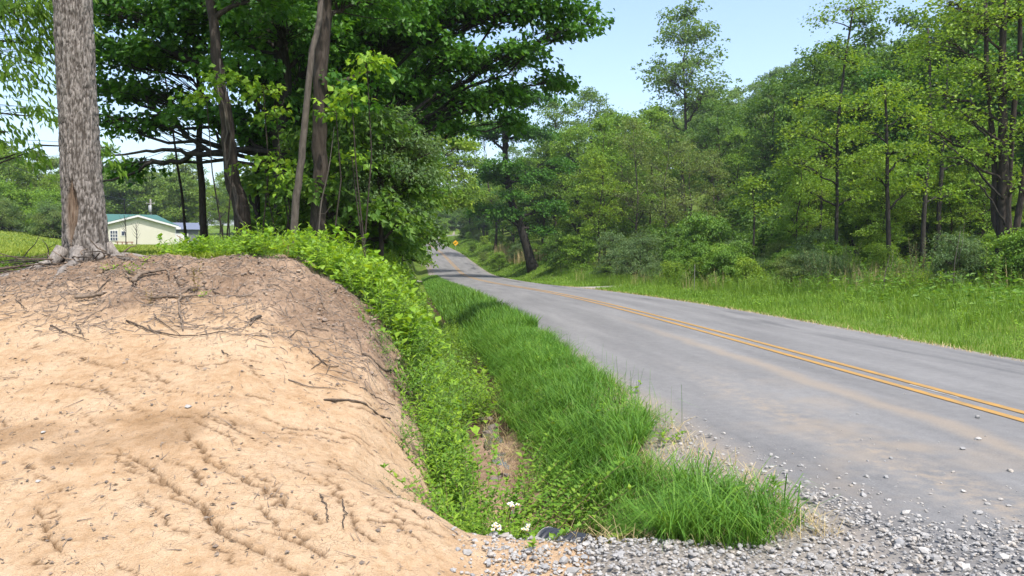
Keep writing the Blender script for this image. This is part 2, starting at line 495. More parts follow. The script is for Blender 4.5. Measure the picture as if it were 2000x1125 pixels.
# ------------------------------------------------------------------ road
def road_mat():
    m, nt, b = new_mat('worn_asphalt')
    geo = N(nt, 'ShaderNodeNewGeometry')
    ts = N(nt, 'ShaderNodeAttribute', attribute_name='across'); al = N(nt, 'ShaderNodeAttribute', attribute_name='along')
    cb = N(nt, 'ShaderNodeCombineXYZ')
    nt.links.new(ts.outputs['Fac'], cb.inputs[0]); nt.links.new(mathn(nt, 'MULTIPLY', al.outputs['Fac'], .12), cb.inputs[1])
    streak = noise(nt, 1.6, 5, .6, cb.outputs[0])
    fine = noise(nt, 75, 3, .8, geo.outputs['Position'])
    mid = noise(nt, 9, 5, .65, geo.outputs['Position'])
    big = noise(nt, .8, 4, .6, geo.outputs['Position'])
    base = ramp(nt, [(.32, (.090, .089, .090)), (.5, (.158, .156, .155)), (.68, (.235, .231, .226))])
    v = mathn(nt, 'ADD', mathn(nt, 'MULTIPLY', streak.outputs[0], .4), mathn(nt, 'MULTIPLY', mid.outputs[0], .2))
    v = mathn(nt, 'ADD', v, mathn(nt, 'MULTIPLY', fine.outputs[0], .4))
    nt.links.new(v, base.inputs[0])
    # dust carried out of the drive, lying in bands along the lane and along the edge
    def band(c, w):
        d = mathn(nt, 'ABSOLUTE', mathn(nt, 'SUBTRACT', mathn(nt, 'ADD', ts.outputs['Fac'], mathn(nt, 'MULTIPLY', mathn(nt, 'SUBTRACT', big.outputs[0], .5), .5)), c))
        r = N(nt, 'ShaderNodeMapRange', interpolation_type='SMOOTHSTEP')
        r.inputs[1].default_value = w; r.inputs[2].default_value = 0; r.inputs[3].default_value = 0; r.inputs[4].default_value = 1
        nt.links.new(d, r.inputs[0]); return r.outputs[0]
    def span(a0, a1, b1, b0):
        r = N(nt, 'ShaderNodeMapRange', interpolation_type='SMOOTHSTEP'); r.inputs[1].default_value = a0; r.inputs[2].default_value = a1
        q = N(nt, 'ShaderNodeMapRange', interpolation_type='SMOOTHSTEP'); q.inputs[1].default_value = b1; q.inputs[2].default_value = b0
        q.inputs[3].default_value = 1; q.inputs[4].default_value = 0
        nt.links.new(al.outputs['Fac'], r.inputs[0]); nt.links.new(al.outputs['Fac'], q.inputs[0])
        return mathn(nt, 'MULTIPLY', r.outputs[0], q.outputs[0])
    S0 = RS[np.abs(RC[:, 1]).argmin()]
    d1 = mathn(nt, 'MULTIPLY', mathn(nt, 'MULTIPLY', band(-.95, .24), .75), span(S0 - 10, S0 + 2, S0 + 11, S0 + 20))
    d2 = mathn(nt, 'MULTIPLY', band(-2.1, .45), span(S0 - 10, S0 + 1, S0 + 7, S0 + 12))
    d2 = mathn(nt, 'MULTIPLY', d2, mathn(nt, 'MULTIPLY', mathn(nt, 'SUBTRACT', mid.outputs[0], .42), 4, True), True)
    d3 = mathn(nt, 'MULTIPLY', band(-3.25, .35), .6)
    d4 = mathn(nt, 'MULTIPLY', band(3.2, .3), .5)
    mz = N(nt, 'ShaderNodeMapRange'); mz.inputs[1].default_value = .5; mz.inputs[2].default_value = .62
    nt.links.new(big.outputs[0], mz.inputs[0])
    d5 = mathn(nt, 'MULTIPLY', mathn(nt, 'MULTIPLY', mz.outputs[0], span(S0 - 10, S0, S0 + 6, S0 + 12)), band(-1.9, 1.7))
    dust = mathn(nt, 'MAXIMUM', mathn(nt, 'MAXIMUM', d1, d2), mathn(nt, 'MAXIMUM', mathn(nt, 'MAXIMUM', d3, d4), mathn(nt, 'MULTIPLY', d5, .7)))
    dust = mathn(nt, 'MULTIPLY', dust, mathn(nt, 'ADD', mathn(nt, 'MULTIPLY', fine.outputs[0], .8), .35), True)
    c = mixc(nt, dust, base.outputs[0], (.265, .215, .160))
    # tarred and oily dark marks in the far lane
    blot = noise(nt, 1.1, 3, .5, cb.outputs[0], .4)
    mr = N(nt, 'ShaderNodeMapRange'); mr.inputs[1].default_value = .54; mr.inputs[2].default_value = .64
    nt.links.new(blot.outputs[0], mr.inputs[0])
    c = mixc(nt, mathn(nt, 'MULTIPLY', mathn(nt, 'MULTIPLY', mr.outputs[0], band(2.2, .9)), .75), c, (.045, .046, .05))
    nt.links.new(c, b.inputs['Base Color'])
    b.inputs['Roughness'].default_value = .85
    b.inputs['Specular IOR Level'].default_value = .25
    bump(nt, fine.outputs[0], .35, .008, b)
    return m
tt = np.array([-1.0, -.93, -.75, -.5, -.25, 0, .25, .5, .75, .93, 1.0]) * 3.22
sel = np.arange(len(RC))
edge_l = .10 * fbm(RS * .9, RS * 0 + 3, 3, 2)[:, None] * 2; edge_r = .07 * fbm(RS * .9, RS * 0 + 9, 3, 4)[:, None] * 2
TT = np.repeat(tt[None], len(RC), 0)
TT[:, 0:1] += edge_l - .04; TT[:, -1:] += edge_r
RV = np.zeros(TT.shape + (3,))
RV[..., :2] = RC[:, None, :2] + RN[:, None] * TT[..., None]
RV[..., 2] = RC[:, None, 2] + .05 * (1 - (TT / 3.22) ** 2) - .035 * (np.abs(TT) > 3.1) + .004
g = G().add(RV.reshape(-1, 3), grid_faces(len(tt), len(RC)))
road_me = g.mesh('road', road_mat(), True)
attr(road_me, 'across', TT.ravel()); attr(road_me, 'along', np.repeat(RS[:, None], len(tt), 1).ravel())
road = tag(obj('road', road_me), 'grey worn two-lane asphalt road dipping and climbing away between the woods', kind='structure')

def line_mat(name, c0, c1):
    m, nt, b = new_mat(name)
    geo = N(nt, 'ShaderNodeNewGeometry')
    a = noise(nt, 5, 5, .7, geo.outputs['Position']); f = noise(nt, 120, 2, .7, geo.outputs['Position'])
    r = ramp(nt, [(.38, c0), (.62, c1)])
    nt.links.new(mathn(nt, 'ADD', mathn(nt, 'MULTIPLY', a.outputs[0], .6), mathn(nt, 'MULTIPLY', f.outputs[0], .4)), r.inputs[0])
    nt.links.new(r.outputs[0], b.inputs['Base Color'])
    b.inputs['Roughness'].default_value = .75
    return m
YEL = line_mat('yellow_paint', (.24, .155, .06), (.385, .205, .035))
WHT = line_mat('white_paint', (.2, .2, .19), (.42, .41, .40))
def strip(t0, t1, i0, i1, mat, name, dz=.010):
    ii = np.arange(i0, i1)
    w = .006 * fbm(RS[ii] * 3, RS[ii] * 0 + t0 * 7, 3, 6)
    V = np.zeros((len(ii), 2, 3))
    for k, t in enumerate((t0, t1)):
        V[:, k, :2] = RC[ii, :2] + RN[ii] * (t + w * (1 if k else -1))[:, None]
        V[:, k, 2] = RC[ii, 2] + .05 * (1 - (t / 3.22) ** 2) + dz
    return obj(name, G().add(V.reshape(-1, 3), grid_faces(2, len(ii))).mesh(name, mat), road)
strip(-.19, -.085, 0, len(RC) - 5, YEL, 'yellow_line')
strip(.085, .19, 0, len(RC) - 5, YEL, 'yellow_line')
iw = np.abs(RC[:, 1] - 8.8).argmin()
strip(.03, .065, iw - 1, iw + 1, WHT, 'white_paint_smear', .008)

# ------------------------------------------------------------------ clay bank
rng = np.random.default_rng(11)
bx = axis([(BX0, -5.6, .05, .02), (-5.6, -4.2, .018, .012), (-4.2, BX1, .0115, .0115)])
by = axis([(BY0, 2.8, .05, .014), (2.8, BY1, .010, .030)])
X, Y = np.meshgrid(bx, by)
Z = H(X, Y)
tb = Tq(X, Y).reshape(X.shape)
cb_ = 5.7 + tb
topline = 6.75 + .5 * fbm(X * .9, X * 0 + 4, 3, 21) + .35 * ss(-3.5, -5.5, X) - .55 * ss(-1.6, -.5, X)
topm = ss(-.45, .45, Y - topline + 1.1 * fbm(X * 2.6, Y * 3.6, 4, 33))
smooth_d = .020 * fbm(X * 1.7, Y * 1.7, 3, 40) + .014 * fbm(X * 6, Y * 6, 3, 41)
rough_d = .13 * fbm(X * 2.6, Y * 2.6, 4, 42) + .10 * fbm(X * 9, Y * 9, 4, 43) + .05 * np.abs(fbm(X * 24, Y * 24, 2, 44))
disp = smooth_d + .010 * fbm(X * 24, Y * 24, 2, 45) + .012 * np.abs(fbm(X * 9, Y * 9, 3, 48)) + topm * rough_d
# grader marks along the face and erosion rills
disp += .010 * (fbm(X * .7 + Y * .25, Y * 9, 2, 47)) * (1 - topm) * ss(4.6, 5.4, Y)
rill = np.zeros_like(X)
wet = np.zeros_like(X)
def carve(pts, depth, width):
    global disp, rill
    pts = np.asarray(pts, float)
    n = 60
    tq = np.linspace(0, len(pts) - 1, n * (len(pts) - 1))
    i = np.minimum(tq.astype(int), len(pts) - 2); f = (tq - i)[:, None]
    q = pts[i] * (1 - f) + pts[i + 1] * f
    j = np.arange(len(q))
    sd = int(abs(pts[0][0]) * 1000) % 991
    q[:, 0] += .11 * fbm(j * .06, j * 0., 4, sd) + .05 * fbm(j * .3, j * 0. + 5, 2, sd + 3)
    q[:, 1] += .08 * fbm(j * .06, j * 0. + 9, 4, sd + 7)
    lo, hi = q.min(0) - .25, q.max(0) + .25
    m = (X > lo[0]) & (X < hi[0]) & (Y > lo[1]) & (Y < hi[1])
    xs, ys = X[m], Y[m]
    d = np.full(xs.shape, 9.0); wi = np.ones(xs.shape)
    wmod = .35 + 1.3 * vnoise(j * .16, j * 0. + 2, sd + 11)
    ends = np.minimum(1, np.minimum(j, len(q) - 1 - j) / 24.)
    for k in range(len(q)):
        dk = (xs - q[k, 0]) ** 2 + (ys - q[k, 1]) ** 2
        b_ = dk < d
        d[b_] = dk[b_]; wi[b_] = (wmod * ends)[k]
    d = np.sqrt(d) * (1 + .5 * fbm(xs * 30, ys * 30, 2, sd + 21))
    p = np.clip(1.15 - d / (width * (.35 + .75 * wi)), 0, 1) ** .55 * np.clip(wi * 1.3, .1, 1.2)
    disp[m] -= depth * p
    flank = np.exp(-(d / (width * 6.5)) ** 2) * np.clip(wi, 0, 1)
    disp[m] -= depth * .08 * flank
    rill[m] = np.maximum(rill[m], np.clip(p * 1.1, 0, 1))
    wet[m] = np.maximum(wet[m], .35 * flank)
def bp(u, v):
    """where the line of sight through a pixel of the photo meets the bank"""
    d = np.linspace(2.6, 9.2, 700)
    q = P(u, v, 1.0)
    z = EYE + (q[2] - EYE) * d
    h = H(q[0] * d, d)
    k = np.argmax(z < h)
    return (q[0] * d[k], d[k])
for pts, dep, wid in [
    ([(195, 870), (300, 935), (380, 1000), (420, 1040), (560, 1125)], .050, .030),
    ([(345, 830), (395, 900), (480, 945), (560, 990), (640, 1040)], .050, .028),
    ([(220, 905), (330, 960), (440, 1040), (560, 1060), (640, 1110)], .040, .024),
    ([(60, 985), (75, 1040), (110, 1100)], .040, .022),
    ([(480, 990), (560, 1040), (600, 1090)], .035, .022),
    ([(290, 890), (370, 930), (400, 960)], .030, .022),
    ([(480, 840), (620, 860), (700, 880)], .028, .020),
    ([(430, 785), (560, 840), (690, 860), (740, 905)], .022, .018),
    ([(530, 900), (640, 960), (690, 1030), (745, 1080)], .026, .020),
    ([(620, 830), (720, 870), (790, 920)], .022, .018),
    ([(150, 720), (240, 790), (330, 850)], .018, .018),
    ([(600, 770), (700, 800), (790, 840)], .026, .022),
    ([(250, 690), (400, 715), (560, 720)], .016, .020),
    ([(20, 905), (80, 940), (120, 985)], .02, .018),
    ([(690, 960), (770, 1020), (830, 1085)], .022, .020),
    ([(330, 1030), (420, 1085), (450, 1125)], .02, .016), ([(700, 820), (760, 850), (800, 880)], .02, .016), ([(120, 790), (230, 860)], .02, .016), ([(560, 700), (640, 720), (720, 760), (790, 790)], .02, .018),
    ([(420, 900), (500, 960), (560, 1010)], .02, .016), ([(740, 900), (800, 960), (860, 1010)], .018, .014), ([(240, 960), (300, 1010), (360, 1075)], .022, .016), ([(640, 900), (700, 930), (760, 990)], .018, .014)]:
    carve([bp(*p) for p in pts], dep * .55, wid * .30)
rr_ = np.random.default_rng(77)
for _ in range(60):
    x0, y0 = rr_.uniform(-4.4, -.3), rr_.uniform(3.1, 6.2)
    ln_ = rr_.uniform(.15, .75); a_ = math.atan2(-1.2, 1.5) + rr_.normal(0, .22) + .35 * (y0 > 5)
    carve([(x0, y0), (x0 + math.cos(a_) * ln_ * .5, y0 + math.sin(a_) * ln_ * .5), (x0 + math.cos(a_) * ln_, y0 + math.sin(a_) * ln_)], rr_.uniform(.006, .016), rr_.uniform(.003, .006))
for (u, v, rx, ry) in [(240, 870, .55, .22), (380, 850, .45, .16), (30, 850, .5, .2), (560, 860, .25, .16), (180, 900, .35, .12), (460, 780, .22, .1), (320, 820, .5, .14)]:
    x0, y0 = bp(u, v)
    q = ((X - x0) / rx) ** 2 + ((Y - y0) / ry) ** 2 + 3.2 * fbm(X * 3.5, Y * 3.5, 4, 61)
    wet = np.maximum(wet, ss(1.1, -.3, q))
edge = np.minimum.reduce([ss(BX0, BX0 + .6, X), ss(BX1, BX1 - .35, X), ss(BY0, BY0 + .5, Y), ss(BY1, BY1 - .4, Y)])
Zb = Z + disp * edge - .10 * (1 - edge)
def clay_mat():
    m, nt, b = new_mat('sandy_clay')
    geo = N(nt, 'ShaderNodeNewGeometry'); pos = geo.outputs['Position']
    n1 = noise(nt, 1.6, 5, .6, pos); n2 = noise(nt, 14, 6, .7, pos); n3 = noise(nt, 90, 3, .7, pos)
    clay = ramp(nt, [(.32, (.235, .140, .074)), (.43, (.355, .236, .136)), (.52, (.430, .304, .192)), (.61, (.465, .342, .228)), (.72, (.510, .400, .290))])
    v = mathn(nt, 'ADD', mathn(nt, 'MULTIPLY', n1.outputs[0], .45), mathn(nt, 'MULTIPLY', n2.outputs[0], .40))
    v = mathn(nt, 'ADD', v, mathn(nt, 'MULTIPLY', n3.outputs[0], .15))
    nt.links.new(v, clay.inputs[0])
    soil = ramp(nt, [(.34, (.088, .059, .040)), (.44, (.172, .117, .079)), (.54, (.270, .190, .131)), (.7, (.385, .282, .198))])
    nt.links.new(v, soil.inputs[0])
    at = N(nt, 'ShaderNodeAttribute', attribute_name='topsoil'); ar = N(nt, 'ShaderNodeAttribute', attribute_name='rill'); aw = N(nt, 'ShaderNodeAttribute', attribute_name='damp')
    c = mixc(nt, at.outputs['Fac'], clay.outputs[0], soil.outputs[0])
    c = mixc(nt, mathn(nt, 'MULTIPLY', aw.outputs['Fac'], .55), c, (.190, .115, .058))
    c = mixc(nt, mathn(nt, 'MULTIPLY', ar.outputs['Fac'], .85), c, (.085, .048, .024))  # moist soil along the rills, with the shade inside them painted into the colour
    # hair cracks of the dried crust
    vo = N(nt, 'ShaderNodeTexVoronoi', feature='DISTANCE_TO_EDGE'); vo.inputs['Scale'].default_value = 5.5
    wv = N(nt, 'ShaderNodeVectorMath', operation='ADD')
    wn_ = noise(nt, 4, 3, .6, pos)
    nt.links.new(pos, wv.inputs[0]); nt.links.new(wn_.outputs[1], wv.inputs[1]); nt.links.new(wv.outputs[0], vo.inputs['Vector'])
    mr = N(nt, 'ShaderNodeMapRange'); mr.inputs[1].default_value = 0; mr.inputs[2].default_value = .012; mr.inputs[3].default_value = 1; mr.inputs[4].default_value = 0
    nt.links.new(vo.outputs['Distance'], mr.inputs[0])
    ck = mathn(nt, 'MULTIPLY', mr.outputs[0], mathn(nt, 'MULTIPLY', mathn(nt, 'SUBTRACT', n1.outputs[0], .42), 3, True))
    c = mixc(nt, mathn(nt, 'MULTIPLY', ck, .35), c, (.12, .07, .035))
    nt.links.new(c, b.inputs['Base Color'])
    b.inputs['Roughness'].default_value = .95
    b.inputs['Specular IOR Level'].default_value = .1
    h = mathn(nt, 'ADD', mathn(nt, 'MULTIPLY', n2.outputs[0], .8), mathn(nt, 'MULTIPLY', n3.outputs[0], .35))
    h = mathn(nt, 'SUBTRACT', h, mathn(nt, 'MULTIPLY', ck, .3))
    bump(nt, h, .9, .035, b)
    return m
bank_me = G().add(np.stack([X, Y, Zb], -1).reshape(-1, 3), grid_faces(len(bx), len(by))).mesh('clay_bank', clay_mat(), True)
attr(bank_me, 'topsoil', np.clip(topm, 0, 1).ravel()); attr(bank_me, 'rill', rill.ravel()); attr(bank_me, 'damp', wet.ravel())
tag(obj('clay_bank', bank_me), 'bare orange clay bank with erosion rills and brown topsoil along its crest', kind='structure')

def bank_z(x, y):
    """height of the displaced bank surface"""
    x = np.atleast_1d(x).astype(float); y = np.atleast_1d(y).astype(float)
    i = np.clip(np.searchsorted(bx, x), 0, len(bx) - 1); j = np.clip(np.searchsorted(by, y), 0, len(by) - 1)
    zb = Zb[j, i]
    out = (x < BX0 + .2) | (x > BX1 - .3) | (y < BY0 + .2) | (y > BY1 - .3)
    return np.where(out, H(x, y), zb)

# ------------------------------------------------------------------ trees
def curve3(a, c, b, n=7):
    t = np.linspace(0, 1, n)[:, None]
    return (1 - t) ** 2 * a + 2 * t * (1 - t) * c + t ** 2 * b

def tree_geo(rs, trunk, tr, lobes, leaf, per_spray, spray_len, asp=.75, droop=.25, flat=.55, quad=True, sides=8, limb_k=.45, limb_max=.12, fill=.42, limbs=True, twig=.006, scatter=.35):
    """-> three G: trunk, branches, crown"""
    trunk = np.asarray(trunk, float); tr = np.asarray(tr, float)
    gt, gb, gc = G(), G(), G()
    n = max(len(trunk) * 3, 8)
    ti = np.linspace(0, len(trunk) - 1, n)
    tp = np.stack([np.interp(ti, np.arange(len(trunk)), trunk[:, k]) for k in range(3)], 1)
    rr = np.interp(ti, np.arange(len(tr)), tr)
    tp[1:-1, :2] += rs.normal(0, .12, (n - 2, 2)) * rr[1:-1, None]
    rr2 = rr.copy(); rr2[0] *= 1.45; rr2[1] *= 1.08
    add_tube(gt, tp, rr2, sides)
    zlo, zhi = trunk[0, 2], trunk[-1, 2]
    B0, B1, Q0, Q1 = [], [], [], []
    LP, LD, LN, LL = [], [], [], []
    for (c, r, ns) in lobes:
        c = np.asarray(c, float); r = np.broadcast_to(np.asarray(r, float), (3,))
        hd = np.min(np.linalg.norm(tp[:, :2] - c[:2], axis=1))
        zs = np.clip(c[2] - .55 * hd - .2 * r[2], zlo + .22 * (zhi - zlo), zhi)
        k = np.abs(tp[:, 2] - zs).argmin()
        a = tp[k]
        mid = (a + c) / 2 + np.array([0, 0, .12 * np.linalg.norm(c - a)]) + rs.normal(0, .08, 3) * np.linalg.norm(c - a)
        lc = curve3(a, mid, c, 7)
        lc[1:-1] += rs.normal(0, .03, (5, 3)) * np.linalg.norm(c - a)
        r0 = min(rr[k] * limb_k * 1.4, limb_max)
        if limbs:
            add_tube(gb, lc, np.linspace(r0, r0 * .25 + .004, 7), 5)
        ns = int(ns)
        d = unit(rs.normal(0, 1, (ns, 3)))
        d[:, 2] = np.where(d[:, 2] < -.35, -d[:, 2] * .5, d[:, 2])
        p = c + d * r * (rs.random((ns, 1)) ** fill)
        f = np.clip(.35 + .65 * rs.random(ns), 0, 1)
        st = np.stack([np.interp(f * 6, np.arange(7), lc[:, q]) for q in range(3)], 1)
        md = st * .45 + p * .55 + np.array([0, 0, 1]) * (.06 * np.linalg.norm(p - st, axis=1, keepdims=True)) + rs.normal(0, .05, (ns, 3)) * np.linalg.norm(p - st, axis=1, keepdims=True)
        B0 += [st, md]; B1 += [md, p]
        rb = np.clip(r0 * .22, twig, .02)
        Q0 += [np.full(ns, rb), np.full(ns, rb * .75)]; Q1 += [np.full(ns, rb * .75), np.full(ns, rb * .35)]
        ax = np.array([np.interp(p[:, 2] - .5, tp[:, 2], tp[:, q]) if tp[-1, 2] > tp[0, 2] else p[:, 2] * 0 + tp[0, q] for q in range(2)]).T
        o = np.concatenate([p[:, :2] - ax, (p[:, 2:3] - c[2]) * .35], 1)
        o = unit(unit(o) + rs.normal(0, .35, (ns, 3)))
        o[:, 2] = o[:, 2] * .5 - droop * rs.random(ns)
        o = unit(o)
        up = np.array([0, 0, 1.0])
        sd = unit(np.cross(o, up))
        m = per_spray
        aa = rs.random((ns, m)) ; sg = rs.uniform(-1, 1, (ns, m))
        L = spray_len * rs.uniform(.6, 1.25, (ns, 1))
        pos = p[:, None] + o[:, None] * ((aa - .45) * L)[..., None] + sd[:, None] * (sg * L * .42 * (1.15 - .75 * aa))[..., None]
        pos[..., 2] += rs.normal(0, .5, (ns, m)) * spray_len * scatter * .6 - droop * .35 * aa ** 2 * L
        ld = o[:, None] * .6 + sd[:, None] * np.sign(sg)[..., None] * .6 + rs.normal(0, .45, (ns, m, 3))
        ld[..., 2] -= droop * 1.2
        ln = np.zeros((ns, m, 3)); ln[..., 2] = 1
        ln += rs.normal(0, flat, (ns, m, 3))
        LP.append(pos.reshape(-1, 3)); LD.append(ld.reshape(-1, 3)); LN.append(ln.reshape(-1, 3))
        LL.append((leaf * rs.uniform(.65, 1.3, (ns, m))).ravel())
    if B0:
        gb.add(*sticks(np.concatenate(B0), np.concatenate(B1), np.concatenate(Q0), np.concatenate(Q1), 3))
        LLc = np.concatenate(LL)
        V, F = leaves(np.concatenate(LP), np.concatenate(LD), np.concatenate(LN), LLc, LLc * asp, quad=quad)
        gc.add(V, F)
    return gt, gb, gc

def auto_lobes(rs, h, base, Rr, nl, ns, shape='oval'):
    out = []
    for i in range(nl):
        q = (i + .5) / nl
        z = base + (h - base) * q
        if shape == 'oval': pr = math.sin(math.pi * (.10 + .82 * q)) ** .8
        elif shape == 'cone': pr = (1 - q) ** .8 * .95 + .12
        elif shape == 'top': pr = min(1, .35 + 1.3 * q) * (1 - max(0, q - .75) * 2.2)
        else: pr = .8
        an = i * 2.39996 + rs.uniform(-.5, .5)
        rad = Rr * pr
        c = np.array([math.cos(an) * rad * .55, math.sin(an) * rad * .55, z + rs.normal(0, .03) * h])
        k = rs.uniform(.8, 1.2)
        out.append((c, (rad * .55 * k + .25, rad * .55 * k + .25, min((h - base) * .17, rad * .5 + .3) * rs.uniform(.8, 1.2)), ns * (pr + .25)))
    out.append((np.array([0, 0, h - .6]), (Rr * .22, Rr * .22, h * .06), ns * .5))
    return out

def tree_things(name, geos, bark, leafm, label, cat='tree', group=None, loc=(0, 0, 0), rz=0, scale=1.0, smooth=True):
    gt, gb, gc = geos
    root = obj(name, None, loc=loc, rot=(0, 0, rz), scale=scale)
    tag(root, label, cat, group)
    obj('trunk', gt.mesh('trunk', bark, smooth), root)
    if gb.n: tag(obj('branches', gb.mesh('branches', bark, True), root), kind='stuff')
    if gc.n: obj('crown', gc.mesh('crown', leafm), root)
    return root

class Proto:
    def __init__(self, name, geos, bark, leafm, cat='tree'):
        gt, gb, gc = geos
        self.name, self.cat = name, cat
        self.t = gt.mesh('trunk', bark, True) if gt.n else None
        self.b = gb.mesh('branches', bark, True) if gb.n else None
        self.c = gc.mesh('crown', leafm)
    look = ''
    def place(self, x, y, s=1.0, rz=0, label='', group=None, z=None, sink=.08, sz=None, lean=(0, 0), name=None, wood=True):
        if group and self.look:
            label = self.look + ' ' + label
        z = HZ(x, y) - sink if z is None else z
        root = obj(name or self.name, None, loc=(x, y, z), rot=(lean[0], lean[1], rz), scale=(s, s, sz or s))
        tag(root, label, self.cat, group)
        if self.t: obj('trunk' if self.cat == 'tree' else 'stem', self.t, root)
        if self.b and wood: tag(obj('branches', self.b, root), kind='stuff')
        obj('crown' if self.cat == 'tree' else 'foliage', self.c, root)
        return root

def proto_tree(seed, name, h, r0, base, Rr, nl, ns, leaf, per, spray, bark, leafm, shape='oval', droop=.2, flat=.6, **kw):
    rs = np.random.default_rng(seed)
    n = 6
    tr = [np.array([rs.normal(0, .018) * h * (i / n), rs.normal(0, .018) * h * (i / n), h * .95 * i / n]) for i in range(n + 1)]
    tr[0][:] = 0
    rad = np.linspace(r0, r0 * .12, n + 1)
    lob = auto_lobes(rs, h, base, Rr, nl, ns, shape)
    return Proto(name, tree_geo(rs, tr, rad, lob, leaf, per, spray, droop=droop, flat=flat, sides=7, **kw), bark, leafm)

# ---- foreground trunk on the crest, furrowed bark and an old scar
def big_trunk():
    rs = np.random.default_rng(3)
    zb = HZ(-4.80, 8.62) - .12
    nz, k = 420, 150
    zz = np.concatenate([np.linspace(0, 5.4, 400), np.linspace(5.6, 9.5, 20)])
    an = np.arange(k) * 2 * np.pi / k
    A, ZZ = np.meshgrid(an, zz)
    rad = np.interp(ZZ, [0, .12, .35, .8, 1.8, 3.2, 5.4, 9.5], [.335, .300, .272, .252, .232, .222, .206, .15])
    rad = rad + .045 * np.exp(-ZZ / .22) * np.cos(5 * A + 1.0)
    # wrapped noise in angle: sample on a circle
    cx, sx = np.cos(A), np.sin(A)
    def wn3(f, fz, seed, o=3):
        return fbm(cx * f + 50 + ZZ * fz * .37, sx * f + ZZ * fz, o, seed) + fbm(sx * f * 1.3 + 9, cx * f * .7 + ZZ * fz * 1.1 + 30, o, seed + 5)
    AW = (A - np.pi / 2) % (2 * np.pi)
    warp = .5 * fbm(AW * 3, ZZ * 3, 2, 70)
    n1 = fbm(AW * 7.0 + warp, ZZ * 5.0 + 20, 3, 71); n2 = fbm(AW * 13.0 + warp, ZZ * 11.0 + 20, 2, 72)
    ridges = np.minimum(np.abs(n1) / .16, np.abs(n2) / .20 + .12).clip(0, 1)
    d = .030 * (ridges ** .6 - .6) + .012 * wn3(6, 14, 73) + .014 * wn3(1.2, 1.5, 74, 2)
    # the scar faces the camera, a little to its side
    a0 = -math.pi / 2 - .10
    da = (A - a0 + np.pi) % (2 * np.pi) - np.pi
    zc = .70
    w = np.interp(ZZ, [.28, .42, .6, .75, .9, 1.06], [0, .16, .33, .38, .24, 0])
    off = .28 * (zc - ZZ)
    q = np.abs(da + off) / np.maximum(w, 1e-3)
    sc = ss(1.05, .75, q) * (w > .01)
    lip = np.exp(-((q - 1.15) / .22) ** 2) * (w > .02)
    split = ss(.35, .05, np.abs(da + off - .05) / np.maximum(w, 1e-3)) * ss(.5, .75, ZZ)
    d = d * (1 - sc) + sc * (-.030 + .010 * fbm(A * 40, ZZ * 3, 3, 77)) + .022 * lip - .03 * split * sc
    rad = (rad + d) * .83
    lx = np.interp(ZZ, [0, .4, 1.4, 5.4, 9.5], [.05, .03, -.02, -.13, -.26])
    ly = np.interp(ZZ, [0, 5.4, 9.5], [0, .05, .2])
    V = np.stack([lx + rad * cx, ly + rad * sx, ZZ], -1)
    n = len(zz)
    i = np.arange(n - 1)[:, None] * k; j = np.arange(k)[None]; j2 = (j + 1) % k
    F = np.stack([i + j, i + j2, i + k + j2, i + k + j], -1).reshape(-1, 4)
    m = BARK_A.copy(); m.name = 'bark_grey_scarred'
    nt = m.node_tree; b = nt.nodes['Principled BSDF']
    src = b.inputs['Base Color'].links[0].from_socket
    a = N(nt, 'ShaderNodeAttribute', attribute_name='scar')
    a2 = N(nt, 'ShaderNodeAttribute', attribute_name='furrow_shade')
    tc = N(nt, 'ShaderNodeTexCoord'); mp = N(nt, 'ShaderNodeMapping'); mp.inputs['Scale'].default_value = (60, 60, 5)
    nt.links.new(tc.outputs['Object'], mp.inputs[0])
    wz = noise(nt, 1, 4, .6, mp.outputs[0])
    wr = ramp(nt, [(.3, (.050, .032, .021)), (.5, (.130, .090, .062)), (.75, (.24, .19, .145))])
    nt.links.new(wz.outputs[0], wr.inputs[0])
    c = mixc(nt, mathn(nt, 'MULTIPLY', a2.outputs['Fac'], .8), src, (.030, .023, .018))  # shade in the bark furrows painted into the colour, since relief shading is weak
    c = mixc(nt, a.outputs['Fac'], c, wr.outputs[0])
    nt.links.new(c, b.inputs['Base Color'])
    me = G().add(V.reshape(-1, 3), F).mesh('trunk', m, True)
    attr(me, 'scar', sc.ravel()); attr(me, 'furrow_shade', (ss(.55, .10, ridges) * (1 - sc)).ravel())
    root = obj('large_tree', None, loc=(-4.80, 8.62, zb))
    tag(root, 'thick grey-barked tree trunk with an old bark scar standing on the clay bank crest', 'tree')
    obj('trunk', me, root)
    lob = []
    for i in range(9):
        an_ = i * 2.4
        lob.append(((math.cos(an_) * 2.3 - .3, math.sin(an_) * 2.1 + .6, 7.6 + i * .55), (1.5, 1.5, .9), 30))
    _, gb, gc = tree_geo(rs, [(-.16, .05, 5.2), (-.25, .12, 7.5), (-.3, .2, 9.5), (-.3, .3, 12)], [.19, .17, .14, .05], lob, .14, 14, .8, quad=True)
    obj('branches', gb.mesh('branches', BARK, True), root)
    obj('crown', gc.mesh('crown', LEAF['maple']), root)
    # flaring roots at the foot
    for k_, (a_, L) in enumerate([(-1.3, .9), (-2.2, .7), (-.5, .8), (.3, .6), (3.0, .6)]):
        t = np.linspace(0, 1, 7)
        pts = np.stack([np.cos(a_) * (.22 + L * t), np.sin(a_) * (.22 + L * t), 0 * t], 1)
        wx = pts[:, 0] - 4.80; wy = pts[:, 1] + 8.62
        pts[:, 2] = bank_z(wx, wy) - zb + .035 * (1 - t) - .03 * t
        pts[0, 2] += .12
        gr = G(); add_tube(gr, pts, np.linspace(.075, .018, 7), 7)
        obj('root', gr.mesh('root', BARK_A, True), root)
big_trunk()

